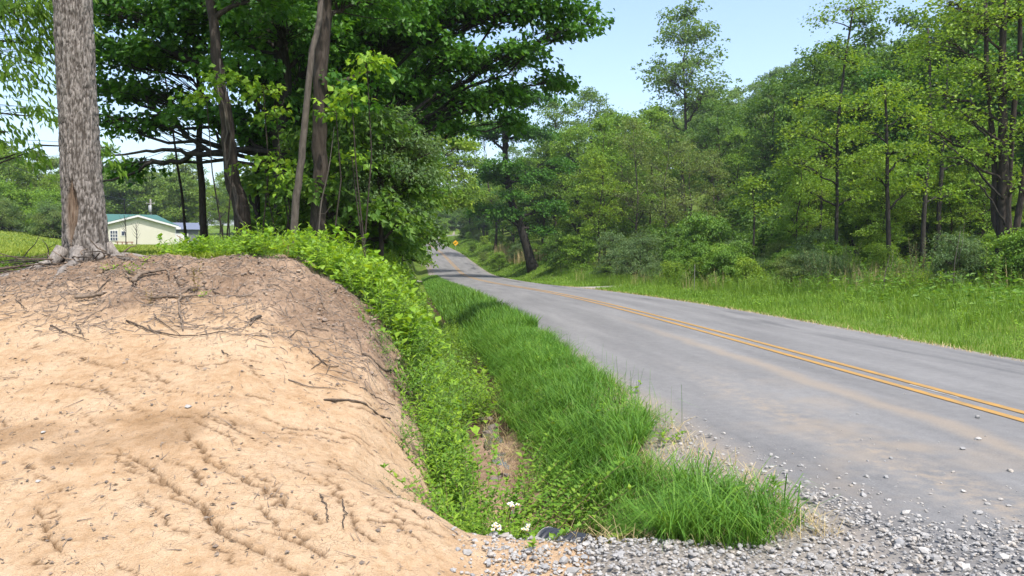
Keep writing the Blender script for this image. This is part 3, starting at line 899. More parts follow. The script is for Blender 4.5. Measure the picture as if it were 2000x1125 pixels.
def hero(name, seed, base, trunk_px, lobes_px, bark, leafm, label, leaf=.12, per=16, spray=.6, r=.15, r1=.05, d=None, **kw):
    """base (x, y); trunk points and lobes are places in the world relative to the base"""
    rs = np.random.default_rng(seed)
    bz = HZ(*base) - .08
    b0 = np.array([base[0], base[1], bz])
    tr = [np.zeros(3)] + [np.asarray(p, float) - b0 for p in trunk_px]
    lob = [(np.asarray(c, float) - b0, rr, n) for c, rr, n in lobes_px]
    rad = np.linspace(r, r1, len(tr))
    return tree_things(name, tree_geo(rs, tr, rad, lob, leaf, per, spray, **kw), bark, leafm, label, loc=tuple(b0))

# ---- the clump of trees behind the crest, all between 11 and 22 m away
def L(u, v, d, rx, ry, rz, n):
    return (P(u, v, d), (rx, ry, rz), n)

# thick spreading tree whose limbs reach out low over the field
hero('spreading_tree', 21, (-4.55, 15.4), [P(560, 380, 15.5), P(552, 260, 15.6), P(556, 100, 15.7), P(560, -120, 15.8), P(560, -350, 15.8)],
     [L(250, 40, 16.5, 1.2, 1.2, .5, 60), L(330, 110, 16, 1.1, 1.2, .45, 60), L(420, 40, 15.5, 1.0, 1.1, .6, 60), L(300, 190, 16.6, .9, .9, .3, 28), L(240, 120, 17, .9, 1, .4, 40),
      L(470, 150, 15, .9, 1.0, .5, 45), L(400, 230, 15.6, .6, .8, .25, 20), L(250, 330, 16.4, .55, .8, .18, 12), L(560, 60, 15, 1.2, 1.2, .8, 60), L(640, 140, 16.4, 1.2, 1.3, .9, 70), L(220, 240, 16.6, .5, .8, .3, 12),
      L(740, 60, 16.4, 1.2, 1.3, .9, 70), L(480, -60, 16, 2.0, 1.6, .9, 80), L(700, -80, 16.4, 2.0, 1.6, .9, 80), L(300, -80, 16.5, 1.8, 1.6, .8, 70), L(360, 20, 15.8, 1.1, 1.1, .5, 50), L(290, 250, 16.4, .7, .9, .25, 18), L(460, 230, 15.4, .6, .8, .3, 22), L(230, 180, 16.8, .8, .9, .3, 26), L(520, 260, 15.6, .6, .8, .3, 24), L(600, 220, 16, .8, 1, .5, 40)],
     BARK_D, LEAF['maple'], 'thick dark tree with long low limbs spreading over the field behind the crest', leaf=.125, per=26, spray=.7, r=.25, r1=.09, limb_max=.05, limb_k=.3)

# dark crooked limbs of it, thick and low
def limbs_for(root, paths, bark, r0, r1):
    inv = root.location
    for pts in paths:
        q = np.array([p - np.array(inv) for p in pts])
        t = np.linspace(0, len(q) - 1, 14)
        qq = np.stack([np.interp(t, np.arange(len(q)), q[:, k]) for k in range(3)], 1)
        rs = np.random.default_rng(int(abs(q[0, 0]) * 999) + len(pts))
        qq[1:-1] += rs.normal(0, .025, (12, 3))
        gg = G(); add_tube(gg, qq, np.linspace(r0, r1, 14), 7)
        obj('limb', gg.mesh('limb', bark, True), root)
sp = bpy.data.objects['spreading_tree']
limbs_for(sp, [[P(552, 300, 15.5), P(500, 292, 15.4), P(440, 302, 15.5), P(400, 292, 15.6), P(360, 262, 15.8), P(335, 235, 16), P(305, 215, 16.2), P(285, 180, 16.3), P(262, 120, 16.5)],
               [P(440, 302, 15.5), P(380, 302, 15.3), P(330, 292, 15.2), P(280, 300, 15.2), P(205, 306, 15.2)],
               [P(400, 292, 15.6), P(350, 320, 15.8), P(300, 318, 15.9), P(240, 348, 16), P(200, 358, 16)]], BARK_D, .062, .014)
limbs_for(sp, [[P(335, 235, 16), P(300, 228, 16.1), P(260, 232, 16.2), P(200, 240, 16.4)], [P(470, 330, 15.4), P(430, 270, 15.6), P(400, 210, 15.7), P(380, 130, 15.9)],
               [P(510, 430, 15.6), P(480, 370, 15.7), P(460, 330, 15.7)]], BARK_D, .04, .01)

hero('leaning_tree', 22, (P(492, 480, 13)[0], 13.0), [P(470, 400, 13), P(450, 330, 13), P(452, 250, 13), P(436, 170, 13), P(425, 60, 13), P(415, -80, 13.2)],
     [L(420, -120, 13.4, 1.3, 1.2, .6, 40), L(520, 10, 13.4, .8, .9, .5, 36)], BARK, LEAF['maple'], 'crooked vine-wrapped tree leaning over the weeds behind the crest', leaf=.12, r=.155, r1=.07)
ln = bpy.data.objects['leaning_tree']
limbs_for(ln, [[P(488, 470, 12.8), P(462, 400, 12.82), P(448, 330, 12.84), P(458, 270, 12.85), P(445, 200, 12.85), P(437, 120, 12.85)],
               [P(475, 465, 12.84), P(468, 380, 12.84), P(440, 320, 12.83), P(445, 240, 12.83), P(430, 160, 12.85)]], BARK_L, .022, .012)

hero('slim_tree', 23, (P(401, 455, 17)[0], 17.0), [P(398, 380, 17), P(392, 300, 17), P(400, 200, 17), P(388, 90, 17), P(380, -60, 17)],
     [L(380, -100, 17, 1.0, 1.0, .7, 30), L(360, 60, 17.4, .8, .8, .4, 24)], BARK, LEAF['green'], 'slim straight tree with pale brown bark standing in the field edge', leaf=.12, r=.085, r1=.045)
hero('thin_sapling', 24, (P(366, 455, 19)[0], 19.0), [P(360, 390, 19), P(350, 320, 19), P(342, 240, 19), P(330, 150, 19)],
     [L(330, 130, 19, .8, .8, .4, 20)], BARK, LEAF['green'], 'very thin bent sapling beside the slim straight tree', leaf=.12, r=.038, r1=.018)
hero('forked_tree', 25, (P(624, 470, 12.4)[0], 12.4), [P(624, 380, 12.4), P(626, 270, 12.4), P(630, 150, 12.4), P(642, 30, 12.4), P(650, -120, 12.4), P(655, -300, 12.5)],
     [L(560, -80, 12.6, 1.4, 1.3, .7, 50), L(700, 20, 12.8, .8, .9, .4, 36), L(780, -60, 13, 1.3, 1.2, .7, 60), L(740, 140, 13, .35, .5, .12, 12), L(680, 170, 12.4, .35, .4, .12, 10), L(690, 210, 12.3, .25, .3, .1, 8)],
     BARK, LEAF['maple'], 'straight brown tree with a mottled trunk beside the slender leaning stem', leaf=.115, per=14, spray=.5, r=.130, r1=.10, limb_max=.05)
hero('slender_stem_tree', 26, (P(568, 475, 11.6)[0], 11.6), [P(578, 400, 11.6), P(590, 320, 11.6), P(602, 230, 11.6), P(612, 120, 11.6), P(632, 30, 11.7), P(640, -100, 11.8)],
     [L(600, -120, 12, 1.0, 1.0, .5, 30)], BARK_L, LEAF['green'], 'slender pale stem leaning across the straight brown tree', leaf=.115, r=.062, r1=.04, limb_max=.04)
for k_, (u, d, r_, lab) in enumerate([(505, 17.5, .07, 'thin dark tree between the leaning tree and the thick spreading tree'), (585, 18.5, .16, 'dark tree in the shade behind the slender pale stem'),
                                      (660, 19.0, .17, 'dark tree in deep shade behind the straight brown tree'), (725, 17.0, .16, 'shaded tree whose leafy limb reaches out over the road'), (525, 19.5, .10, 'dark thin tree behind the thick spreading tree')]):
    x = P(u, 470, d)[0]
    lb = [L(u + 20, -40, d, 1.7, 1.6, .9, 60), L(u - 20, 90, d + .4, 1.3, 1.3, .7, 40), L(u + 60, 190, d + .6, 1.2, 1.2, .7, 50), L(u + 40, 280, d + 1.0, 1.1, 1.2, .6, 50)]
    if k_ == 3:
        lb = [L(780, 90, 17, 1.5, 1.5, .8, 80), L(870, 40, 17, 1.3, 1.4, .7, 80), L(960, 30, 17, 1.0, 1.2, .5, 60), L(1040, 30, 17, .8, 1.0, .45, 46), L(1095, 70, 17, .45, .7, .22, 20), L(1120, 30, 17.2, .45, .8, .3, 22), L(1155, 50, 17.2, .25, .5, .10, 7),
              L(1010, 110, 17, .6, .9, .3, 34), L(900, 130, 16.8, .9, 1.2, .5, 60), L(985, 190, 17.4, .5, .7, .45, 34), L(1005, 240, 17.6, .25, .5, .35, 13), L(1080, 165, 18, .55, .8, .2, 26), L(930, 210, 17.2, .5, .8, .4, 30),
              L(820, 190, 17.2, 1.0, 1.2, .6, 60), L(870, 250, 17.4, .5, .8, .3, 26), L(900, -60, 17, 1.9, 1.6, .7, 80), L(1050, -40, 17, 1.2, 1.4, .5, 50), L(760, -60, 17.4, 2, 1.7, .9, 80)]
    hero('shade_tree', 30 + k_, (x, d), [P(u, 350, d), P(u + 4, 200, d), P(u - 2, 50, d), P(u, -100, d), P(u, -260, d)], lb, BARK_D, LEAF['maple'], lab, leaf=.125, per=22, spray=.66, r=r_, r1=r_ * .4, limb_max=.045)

# hanging foliage at the far side of the big trunk
hero('drooping_tree', 41, (-13.2, 14.2), [(-12.8, 14.1, 4.5), (-12.2, 14.0, 7.0), (-11.8, 14, 9.5)],
     [L(20, 40, 13.6, 1.3, 1.2, .6, 36), L(80, 130, 13.4, .8, 1.0, .5, 13), L(10, 160, 13.6, .9, 1.0, .5, 14), L(70, 230, 13.3, .6, .8, .35, 7), L(20, 260, 13.4, .6, .8, .3, 7), L(90, 30, 13.8, .9, 1, .6, 28), L(60, 300, 13.3, .4, .5, .2, 4),
      L(40, -80, 13.8, 1.8, 1.5, .8, 48), L(110, 90, 14.4, .8, .8, .4, 20), L(215, 290, 14, .3, .5, .15, 3)], BARK, LEAF['green'], 'tree with narrow drooping leaves hanging beside the thick grey trunk', leaf=.15, per=22, spray=.75, asp=.34, droop=.8, flat=.8, r=.18, r1=.06, limb_max=.03)

# ---- prototypes of the woods
PT = {}
PT['round'] = proto_tree(51, 'broadleaf_tree', 14, .20, 3.0, 4.0, 13, 46, .22, 15, 1.1, BARK, LEAF['green'])
PT['round2'] = proto_tree(52, 'broadleaf_tree', 15, .22, 2.5, 4.4, 14, 46, .23, 15, 1.1, BARK, LEAF['dark'])
PT['tall'] = proto_tree(53, 'tall_tree', 19, .22, 5.0, 3.6, 15, 44, .23, 14, 1.1, BARK, LEAF['blue'])
PT['yellow'] = proto_tree(54, 'pale_leaved_tree', 12, .15, 2.2, 3.2, 13, 34, .17, 15, .9, BARK, LEAF['yellow'], droop=.1, flat=.4)
PT['slim'] = proto_tree(55, 'slim_tree', 13, .12, 2.5, 2.2, 12, 32, .19, 14, .9, BARK, LEAF['green'])
PT['olive'] = proto_tree(56, 'thin_leaved_tree', 12, .12, 1.5, 2.6, 13, 26, .17, 12, .9, BARK_L, LEAF['olive'])
PT['maple'] = proto_tree(57, 'broadleaf_tree', 14, .2, 2.0, 4.2, 14, 56, .20, 16, 1.0, BARK_D, LEAF['maple'])
PT['cone'] = proto_tree(58, 'dark_conical_tree', 11, .16, .8, 2.6, 14, 40, .2, 14, .8, BARK_D, LEAF['dark'], shape='cone', droop=.4)
PT['far1'] = proto_tree(61, 'woodland_tree', 16, .2, 4.5, 4.6, 12, 22, .50, 11, 1.7, BARK, LEAF['far'])
PT['far2'] = proto_tree(62, 'woodland_tree', 18, .2, 5.0, 4.4, 12, 22, .50, 11, 1.7, BARK, LEAF['blue'])
PT['far3'] = proto_tree(63, 'woodland_tree', 14, .2, 3.5, 4.4, 12, 22, .48, 11, 1.6, BARK, LEAF['olive'])
PT['poplar'] = proto_tree(64, 'tall_open_tree', 27, .30, 9.5, 5.2, 20, 44, .30, 12, 1.2, BARK, LEAF['blue'], shape='oval', flat=.9)
def proto_shrub(seed, h, Rr, nl, ns, leaf, per, spray, leafm, bark=BARK, asp=.6, name='shrub', **kw):
    rs = np.random.default_rng(seed)
    lob = []
    for i in range(nl):
        an = i * 2.4 + rs.uniform(-.4, .4); q = (i + .5) / nl
        rad = Rr * (.35 + .65 * math.sqrt(1 - q * .85)) * rs.uniform(.4, .75)
        lob.append((np.array([math.cos(an) * rad, math.sin(an) * rad, h * (.12 + .75 * q)]), (Rr * .42, Rr * .42, h * .17), ns))
    return Proto(name, tree_geo(rs, [(0, 0, 0), (.03, .02, h * .3), (.0, .05, h * .6)], [.05 * h / 2, .03 * h / 2, .012], lob, leaf, per, spray, asp=asp, sides=6, limb_max=.03, twig=.004, **kw), bark, leafm, 'shrub')
SH = {
    'green': proto_shrub(71, 3.0, 1.7, 12, 34, .13, 14, .55, LEAF['green']),
    'bright': proto_shrub(72, 3.2, 1.7, 12, 40, .13, 16, .5, LEAF['herb'], droop=.5),
    'pale': proto_shrub(73, 2.8, 1.6, 12, 34, .11, 14, .55, LEAF['pale'], asp=.4),
    'dark': proto_shrub(74, 3.2, 1.8, 12, 36, .14, 14, .6, LEAF['dark']),
    'olive': proto_shrub(75, 2.2, 1.4, 10, 30, .10, 13, .55, LEAF['olive'], asp=.4),
    'yellow': proto_shrub(76, 2.4, 1.2, 10, 28, .12, 13, .5, LEAF['yellow']),
}

for k_, v_ in dict(round='round-crowned green', round2='round-crowned dark green', tall='tall blue-green', yellow='yellow-green', slim='slim green', olive='thin olive-leaved', maple='dense dark-leaved',
                   cone='dark conical', far1='fresh green', far2='blue-green', far3='olive').items():
    PT[k_].look = v_
for k_, v_ in dict(green='green', bright='bright green', pale='grey-green', dark='dark green', olive='olive', yellow='yellowish').items():
    SH[k_].look = v_
rng = np.random.default_rng(101)
def ring():
    return rng.uniform(0, 6.283)
# ---- woods along the far side of the ditch, crowding the road
spots = []
for y in np.arange(21, 226, 4.6):
    for row, (u0, jit) in enumerate(((7.6, 1.0), (11.5, 2.0), (17.0, 2.5))):
        if row == 2 and y > 120: continue
        yy = y + rng.uniform(-1.8, 1.8)
        x = at_t(-(u0 + rng.uniform(-jit, jit)), yy)
        if 1000 + 1500 * (x - (2.6 if row else 1.2)) / yy < 500: continue
        spots.append((x, yy, row))
kinds = ['maple', 'round', 'round2', 'slim', 'maple', 'yellow']
for i, (x, y, row) in enumerate(spots):
    k = kinds[rng.integers(0, 6)] if y > 45 else ('maple' if rng.random() < .6 else 'round2')
    if 60 < y < 150 and row == 0 and rng.random() < .45: k = 'yellow'
    s = rng.uniform(.72, 1.0) if row == 0 else rng.uniform(.85, 1.15)
    PT[k].place(x, y, s, ring(), 'tree in the row crowding the ditch side of the road', 'trees crowding the ditch side of the road')
for y in np.arange(14.5, 150, 2.6):
    yy = y + rng.uniform(-1, 1)
    x = at_t(-(6.35 + rng.uniform(-.45, .9)) - .5 * (yy < 24), yy)
    k = ['dark', 'green', 'pale', 'green'][rng.integers(0, 4)] if yy > 24 else ['pale', 'dark', 'dark'][rng.integers(0, 3)]
    SH[k].place(x, yy, rng.uniform(.75, 1.2), ring(), 'shrub at the foot of the roadside trees above the ditch', 'shrubs under the ditch side trees')
for y in np.arange(16, 40, 2.4):
    yy = y + rng.uniform(-1, 1)
    x = at_t(-(8.7 + rng.uniform(-.6, 1.6)), yy)
    if 1000 + 1500 * (x - 1.5) / yy < 500: x = (500 - 1000) / 1500 * yy + 1.7
    SH['dark'].place(x, yy, rng.uniform(.9, 1.4), ring(), 'shrub deep in the shade under the ditch side trees', 'dark shrubs in the shade')
# the tall pale shrub in front of the dark gap
hero('pale_leaved_shrub', 45, (P(745, 450, 13.6)[0], 13.6), [P(745, 400, 13.6), P(750, 330, 13.6), P(755, 260, 13.6)],
     [L(740, 330, 13.2, .6, .7, .35, 50), L(790, 290, 13.6, .6, .7, .35, 50), L(815, 350, 13.5, .45, .6, .3, 44), L(730, 400, 13.2, .55, .6, .3, 40), L(700, 370, 13.2, .35, .5, .3, 26), L(800, 420, 13.6, .4, .6, .3, 36), L(770, 240, 13.6, .5, .6, .3, 36), L(840, 300, 14, .35, .6, .3, 26)],
     BARK, LEAF['pale'], 'tall shrub with small grey-green leaves beside the road bend in the ditch', leaf=.062, per=20, spray=.42, asp=.5, r=.05, r1=.02, limb_max=.03)
bpy.data.objects['pale_leaved_shrub']['category'] = 'shrub'
# bright leafy sprays from saplings among the trunks
for i, (u, v, d, n, rr) in enumerate([(450, 165, 12.2, 12, .35), (410, 195, 12.3, 9, .3), (720, 130, 11.6, 14, .32), (690, 190, 11.4, 8, .25), (660, 225, 11.5, 7, .22), (520, 320, 12.6, 10, .4), (560, 345, 12.4, 8, .3), (690, 310, 11.9, 6, .3), (520, 180, 12.4, 8, .3), (545, 230, 12.6, 6, .3)]):
    bx_, by_ = P(u + (25 if i % 2 else -20), 480, d)[:2]
    hero('understory_sapling', 80 + i, (bx_, by_ + .2), [P(u + 8, (v + 480) / 2, d + .1), P(u, v, d)], [L(u, v, d, rr, rr, .16, n)], BARK, LEAF['weed'],
         'thin sapling with bright sunlit leaves in front of the shaded trunks', leaf=.105, per=11, spray=.42, r=.014, r1=.007, limb_max=.01, quad=False)
for o in [o for o in COL.objects if o.name.startswith('understory_sapling')]:
    o['group'] = 'bright saplings among the trunks'

# ---- woods across the road
def rpx(key, u, d, s=1.0, lab='', grp=None, sz=None, lean=(0, 0), dic=PT):
    x = (u - 1000) / 1500 * d
    return dic[key].place(x, d, s, ring(), lab, grp, sz=sz, lean=lean)

# the dark tree leaning over the road
hero('roadside_leaning_tree', 46, (P(1042, 515, 72)[0], 72.0), [P(1022, 455, 72), P(1000, 400, 72), P(988, 340, 72), P(985, 260, 72), P(990, 180, 72)],
     [L(1000, 200, 72, 2.6, 2.6, 1.6, 90), L(955, 270, 72, 2.2, 2.4, 1.3, 70), L(1040, 270, 72, 2.4, 2.4, 1.4, 80), L(960, 350, 72, 2.2, 2.4, 1.2, 70), L(1040, 350, 72, 2.4, 2.4, 1.3, 80), L(985, 420, 71, 1.8, 2.2, 1.0, 50),
      L(1075, 410, 72, 1.8, 2.0, 1.1, 60), L(940, 410, 72, 1.3, 1.8, .8, 30), L(1010, 130, 73, 1.8, 2, 1.2, 40), L(1090, 330, 73, 1.6, 2, 1.2, 50), L(1060, 450, 71.5, 1.2, 1.5, .6, 26), L(990, 250, 69.5, 2.0, 1.0, 1.6, 70), L(985, 330, 69.5, 2.0, 1.0, 1.2, 60), L(1000, 385, 70, 1.6, .8, .7, 30), L(950, 190, 71, 1.8, 2, 1.2, 50), L(1050, 200, 71, 2, 2, 1.2, 50)],
     BARK_D, LEAF['maple'], 'dark tree with a thick trunk leaning toward the road past the shaded stretch', leaf=.24, per=24, spray=1.2, r=.45, r1=.16, limb_max=.2)
for (nm, sd, bt, d, lk, lobs, lab) in [
    ('arching_tree', 47, -6.6, 62, 'yellow', [(850, 400, 62, 1.8, 2, 1.0, 50), (880, 350, 62, 2, 2.4, 1.2, 60), (860, 280, 62, 2.2, 2.4, 1.4, 60), (900, 290, 63, 1.6, 2, 1.2, 40), (820, 330, 61, 2, 2.4, 1.6, 60), (840, 220, 62, 2.2, 2.4, 1.4, 50), (895, 395, 63, 1.2, 1.6, .7, 26)], 'yellow-green tree arching over the dip of the road'),
    ('arching_tree', 48, -6.8, 86, 'green', [(880, 380, 86, 2.2, 2.4, 1.4, 50), (905, 320, 86, 2.4, 2.6, 1.6, 60), (925, 260, 86, 2.2, 2.6, 1.6, 50), (880, 250, 86, 2.6, 2.6, 1.8, 60), (920, 380, 87, 1.6, 2, 1.0, 30), (890, 190, 86, 2.4, 2.4, 1.6, 50), (860, 320, 86, 2.4, 2.4, 1.6, 50)], 'fresh green tree arching over the climb past the dip'),
    ('arching_tree', 49, 7.5, 118, 'yellow', [(930, 330, 118, 3, 3, 2, 60), (945, 250, 118, 3, 3, 2.2, 60), (925, 400, 118, 2.6, 3, 1.4, 44), (960, 390, 118, 3, 3, 1.8, 50), (955, 200, 118, 2.8, 3, 2, 44), (920, 290, 118, 2.2, 3, 1.8, 40)], 'yellow-green tree reaching over the road from above the sign')]:
    hero(nm, sd, (at_t(bt, d), d), [(at_t(bt, d) + .3, d, HZ(at_t(bt, d), d) + 4), (at_t(bt * .9, d), d, HZ(at_t(bt, d), d) + 8), (at_t(bt * .8, d), d, HZ(at_t(bt, d), d) + 13)],
         [L(*q) for q in lobs], BARK, LEAF[lk], lab, leaf=.25, per=18, spray=1.2, r=.22, r1=.08, limb_max=.1)
# tall emergent open-crowned tree
rpx('poplar', 1333, 88, 1.0, 'tall open-crowned tree standing above all its neighbours', sz=.95)
# young trees with fresh yellow-green leaves
def young(name, seed, base, d, stems, lob, lab, leafm='yellow', leaf=.12, per=14, spray=.75, r=.085, bark=BARK_D, **kw):
    hero(name, seed, (P(base, 500, d)[0], d), stems, lob, bark, LEAF[leafm], lab, leaf=leaf, per=per, spray=spray, r=r, r1=.04, droop=.12, flat=.42, limb_max=.05, asp=.8, scatter=.75, **kw)
young('fresh_leaved_tree', 91, 1633, 33, [P(1632, 380, 33), P(1630, 260, 33), P(1640, 140, 33), P(1655, 30, 33)],
      [L(1640, 30, 33, 1.2, 1.2, .6, 30), L(1590, 50, 33, .6, .8, .4, 14), L(1690, 20, 33, .8, .8, .5, 20), L(1620, 110, 33, .7, .8, .4, 18), L(1660, 130, 33, .7, .8, .4, 18), L(1590, 210, 33, 1.2, 1.2, .6, 44), L(1680, 220, 33, 1.2, 1.2, .6, 44),
       L(1560, 265, 33, 1.0, 1.2, .4, 32), L(1640, 270, 33, 1.2, 1.2, .5, 40), L(1545, 320, 33, .9, 1.2, .35, 26), L(1620, 330, 33, 1.2, 1.2, .5, 40), L(1690, 320, 33, 1.0, 1.2, .45, 34), L(1570, 375, 33, .8, 1.1, .3, 20), L(1660, 390, 33, .9, 1.1, .4, 26)],
      'tall young tree with sparse top and fresh yellow-green leaf tiers')
young('multi_stem_tree', 92, 1958, 25, [P(1957, 380, 25), P(1950, 250, 25), P(1945, 100, 25), P(1950, -60, 25), P(1950, -200, 25)],
      [L(1960, 40, 25, 1.6, 1.4, .7, 60), L(1880, 60, 25, 1.2, 1.3, .6, 46), L(1820, 90, 25, .9, 1.2, .4, 30), L(1840, 20, 25, 1.0, 1.2, .4, 30), L(1900, 150, 25, 1.2, 1.3, .5, 44), L(1830, 190, 25, 1.0, 1.2, .35, 28), L(1960, 180, 24.6, 1.0, 1.2, .5, 40),
       L(1880, 230, 24.8, .9, 1.1, .35, 28), L(1990, 260, 24.6, .7, 1, .35, 22), L(1920, 300, 24.6, .8, 1, .3, 20), L(1850, 310, 25, .6, 1.0, .25, 13), L(1990, 360, 24.5, .5, .8, .25, 10), L(1800, 250, 25.2, .7, 1, .3, 15), L(1950, -60, 25, 2.2, 1.8, .7, 60)],
      'large many-stemmed tree with dark trunks and yellow-green leaf tiers', r=.20, bark=BARK)
ms = bpy.data.objects['multi_stem_tree']
limbs_for(ms, [[P(1978, 540, 24.6), P(1985, 440, 24.5), P(1998, 330, 24.5), P(2010, 200, 24.5), P(2005, 20, 24.6)],
               [P(1968, 545, 24.9), P(1940, 420, 25.2), P(1935, 300, 25.2), P(1915, 150, 25.2), P(1908, 0, 25.3)],
               [P(1995, 545, 25.2), P(1965, 440, 25.3), P(1966, 300, 25.3), P(1978, 120, 25.3), P(1975, -20, 25.3)]], BARK, .12, .06)
limbs_for(ms, [[P(1955, 390, 24.8), P(1900, 330, 24.6), P(1850, 290, 24.4), P(1800, 262, 24.4)], [P(1945, 300, 24.8), P(1890, 240, 24.8), P(1840, 200, 24.7)], [P(1960, 440, 24.7), P(1925, 380, 24.5), P(1890, 350, 24.4)]], BARK_D, .04, .01)
young('fresh_leaved_tree', 93, 1737, 30, [P(1730, 380, 30), P(1726, 270, 30), P(1720, 170, 30)],
      [L(1720, 190, 30, 1.0, 1.0, .5, 36), L(1770, 230, 30, .9, 1.0, .4, 30), L(1690, 260, 30, .7, .9, .3, 20), L(1740, 300, 30, 1.0, 1.0, .35, 34), L(1790, 300, 30, .7, 1.0, .3, 22), L(1710, 350, 30, .8, 1, .3, 22), L(1770, 370, 30, .8, 1, .3, 22)],
      'middling young tree with bent thin trunk and yellow-green leaves', r=.10)
young('fresh_leaved_tree', 94, 1800, 34, [P(1803, 380, 34), P(1810, 270, 34), P(1806, 150, 34), P(1800, 60, 34)],
      [L(1800, 120, 34, 1.2, 1.2, .6, 40), L(1760, 180, 34, 1.0, 1.1, .5, 30), L(1840, 260, 34, 1.1, 1.1, .4, 34), L(1790, 340, 34, 1.0, 1, .35, 24), L(1860, 380, 34, .8, 1, .3, 18)],
      'thin straight young tree between the bent trunk and the many-stemmed tree', r=.11, leafm='green')
young('fresh_leaved_tree', 95, 1828, 36, [P(1832, 380, 36), P(1836, 260, 36), P(1840, 120, 36)],
      [L(1850, 150, 36, 1.3, 1.2, .6, 40), L(1830, 240, 36, 1.2, 1.1, .4, 34), L(1880, 320, 36, 1.1, 1, .35, 26)],
      'thin dark trunk close behind the thin straight young tree', r=.13, leafm='green', bark=BARK_D)
young('fresh_leaved_tree', 96, 1890, 38, [P(1888, 380, 38), P(1884, 260, 38), P(1890, 120, 38)],
      [L(1900, 150, 38, 1.5, 1.4, .7, 44), L(1870, 250, 38, 1.3, 1.2, .5, 36), L(1920, 340, 38, 1.2, 1.2, .5, 30)],
      'shaded tree behind the many-stemmed tree', r=.12, leafm='green', bark=BARK_D)
young('fresh_leaved_tree', 97, 1600, 38, [P(1602, 400, 38), P(1598, 300, 38)], [L(1600, 290, 38, 1.2, 1.2, .6, 34), L(1580, 360, 38, 1, 1.1, .4, 24)], 'short thin tree behind the tall young tree', r=.08, leafm='green')
young('fresh_leaved_tree', 98, 1470, 42, [P(1472, 420, 42), P(1468, 380, 42)], [L(1470, 365, 42, .8, .8, .5, 24), L(1455, 400, 42, .7, .8, .4, 18), L(1490, 410, 42, .6, .8, .4, 14)], 'small bright yellow-green tree beside the big rounded bush', r=.06, leaf=.15)

# mid wood between the leaning tree and the young trees
mid = [('tall', 1085, 92, .95), ('round', 1130, 78, 1.0), ('tall', 1150, 96, 1.05), ('slim', 1180, 66, .95), ('round', 1215, 76, 1.02), ('olive', 1240, 62, .95), ('slim', 1270, 70, 1.0), ('yellow', 1170, 60, .72), ('olive', 1300, 58, .85),
       ('round', 1290, 95, 1.0), ('olive', 1345, 62, .8), ('round2', 1400, 80, .9), ('tall', 1420, 98, .85), ('olive', 1390, 64, .72), ('slim', 1440, 74, .8), ('round2', 1460, 84, .95), ('cone', 1535, 52, .95), ('cone', 1560, 60, 1.1), ('round2', 1510, 66, .95),
       ('round', 1520, 90, .95), ('round2', 1590, 62, 1.05), ('round', 1570, 80, 1.05), ('round', 1640, 70, 1.15), ('round2', 1690, 60, 1.1), ('round', 1740, 66, 1.1), ('round2', 1790, 56, 1.1), ('round', 1850, 60, 1.1), ('round2', 1900, 52, 1.1), ('maple', 1960, 50, 1.1),
       ('round', 2010, 46, 1.1), ('round2', 1660, 48, .8), ('maple', 1720, 46, .8), ('maple', 1830, 46, .85), ('round2', 1890, 44, .9), ('maple', 2040, 40, 1.0), ('round', 1620, 54, .8), ('round', 2080, 60, 1.1), ('round2', 1060, 100, .95), ('maple', 1110, 110, 1.0), ('round', 1030, 120, .95), ('tall', 1000, 135, .85), ('round', 975, 140, .9), ('maple', 945, 150, .85), ('tall', 1190, 108, .95), ('round2', 1250, 110, .9), ('tall', 1345, 112, .8)]
for (k, u, d, s) in mid:
    rpx(k, u, d, s * rng.uniform(.96, 1.05), 'tree in the wood across the road', 'trees of the wood across the road')
# woods closing the far bend
for i in range(46):
    y = rng.uniform(247, 290); x = rng.uniform(-75, 60)
    if abs(x) < 80:
        PT[['far1', 'round2', 'far2', 'maple'][rng.integers(0, 4)]].place(x, y, rng.uniform(.85, 1.15), ring(), 'tree in the wood behind the far bend of the road', 'trees behind the far bend')
for i in range(34):
    y = rng.uniform(247, 258); x = rng.uniform(-62, 20)
    SH[['dark', 'green', 'dark'][rng.integers(0, 3)]].place(x, y, rng.uniform(1.3, 2.2), ring(), 'shrub under the trees behind the far bend', 'shrubs behind the far bend')
for i in range(26):
    y = rng.uniform(150, 226); x = at_t(rng.uniform(10, 26), y) + 3
    if y > 205: x += 8
    PT[['far1', 'round', 'maple', 'yellow'][rng.integers(0, 4)]].place(x, y, rng.uniform(.7, .95), ring(), 'tree on the slope above the yellow sign', 'trees above the yellow sign')
for y in np.arange(92, 205, 7.5):
    yy = y + rng.uniform(-2, 2); x = at_t(rng.uniform(8.6, 11.5), yy)
    if 118 < yy < 148: x += 7
    if yy > 186: x += 5
    PT[['maple', 'round', 'yellow', 'round', 'slim'][rng.integers(0, 5)]].place(x, yy, rng.uniform(.8, 1.05), ring(), 'tree on the verge top along the climbing stretch', 'trees along the climbing stretch')
for y in np.arange(112, 222, 8):
    yy = y + rng.uniform(-2, 2); x = at_t(-rng.uniform(5.4, 6.6), yy)
    PT[['maple', 'round', 'yellow', 'yellow'][rng.integers(0, 4)]].place(x, yy, rng.uniform(.6, .85), ring(), 'tree overhanging the road where it climbs', 'trees overhanging the climb')
for i in range(40):
    d = rng.uniform(36, 50); u = rng.uniform(1540, 2040); x = (u - 1000) / 1500 * d
    PT[['yellow', 'slim', 'round', 'yellow'][rng.integers(0, 4)]].place(x, d, rng.uniform(.28, .5), ring(), 'sapling filling the shade under the fresh-leaved trees', 'saplings under the fresh-leaved trees')
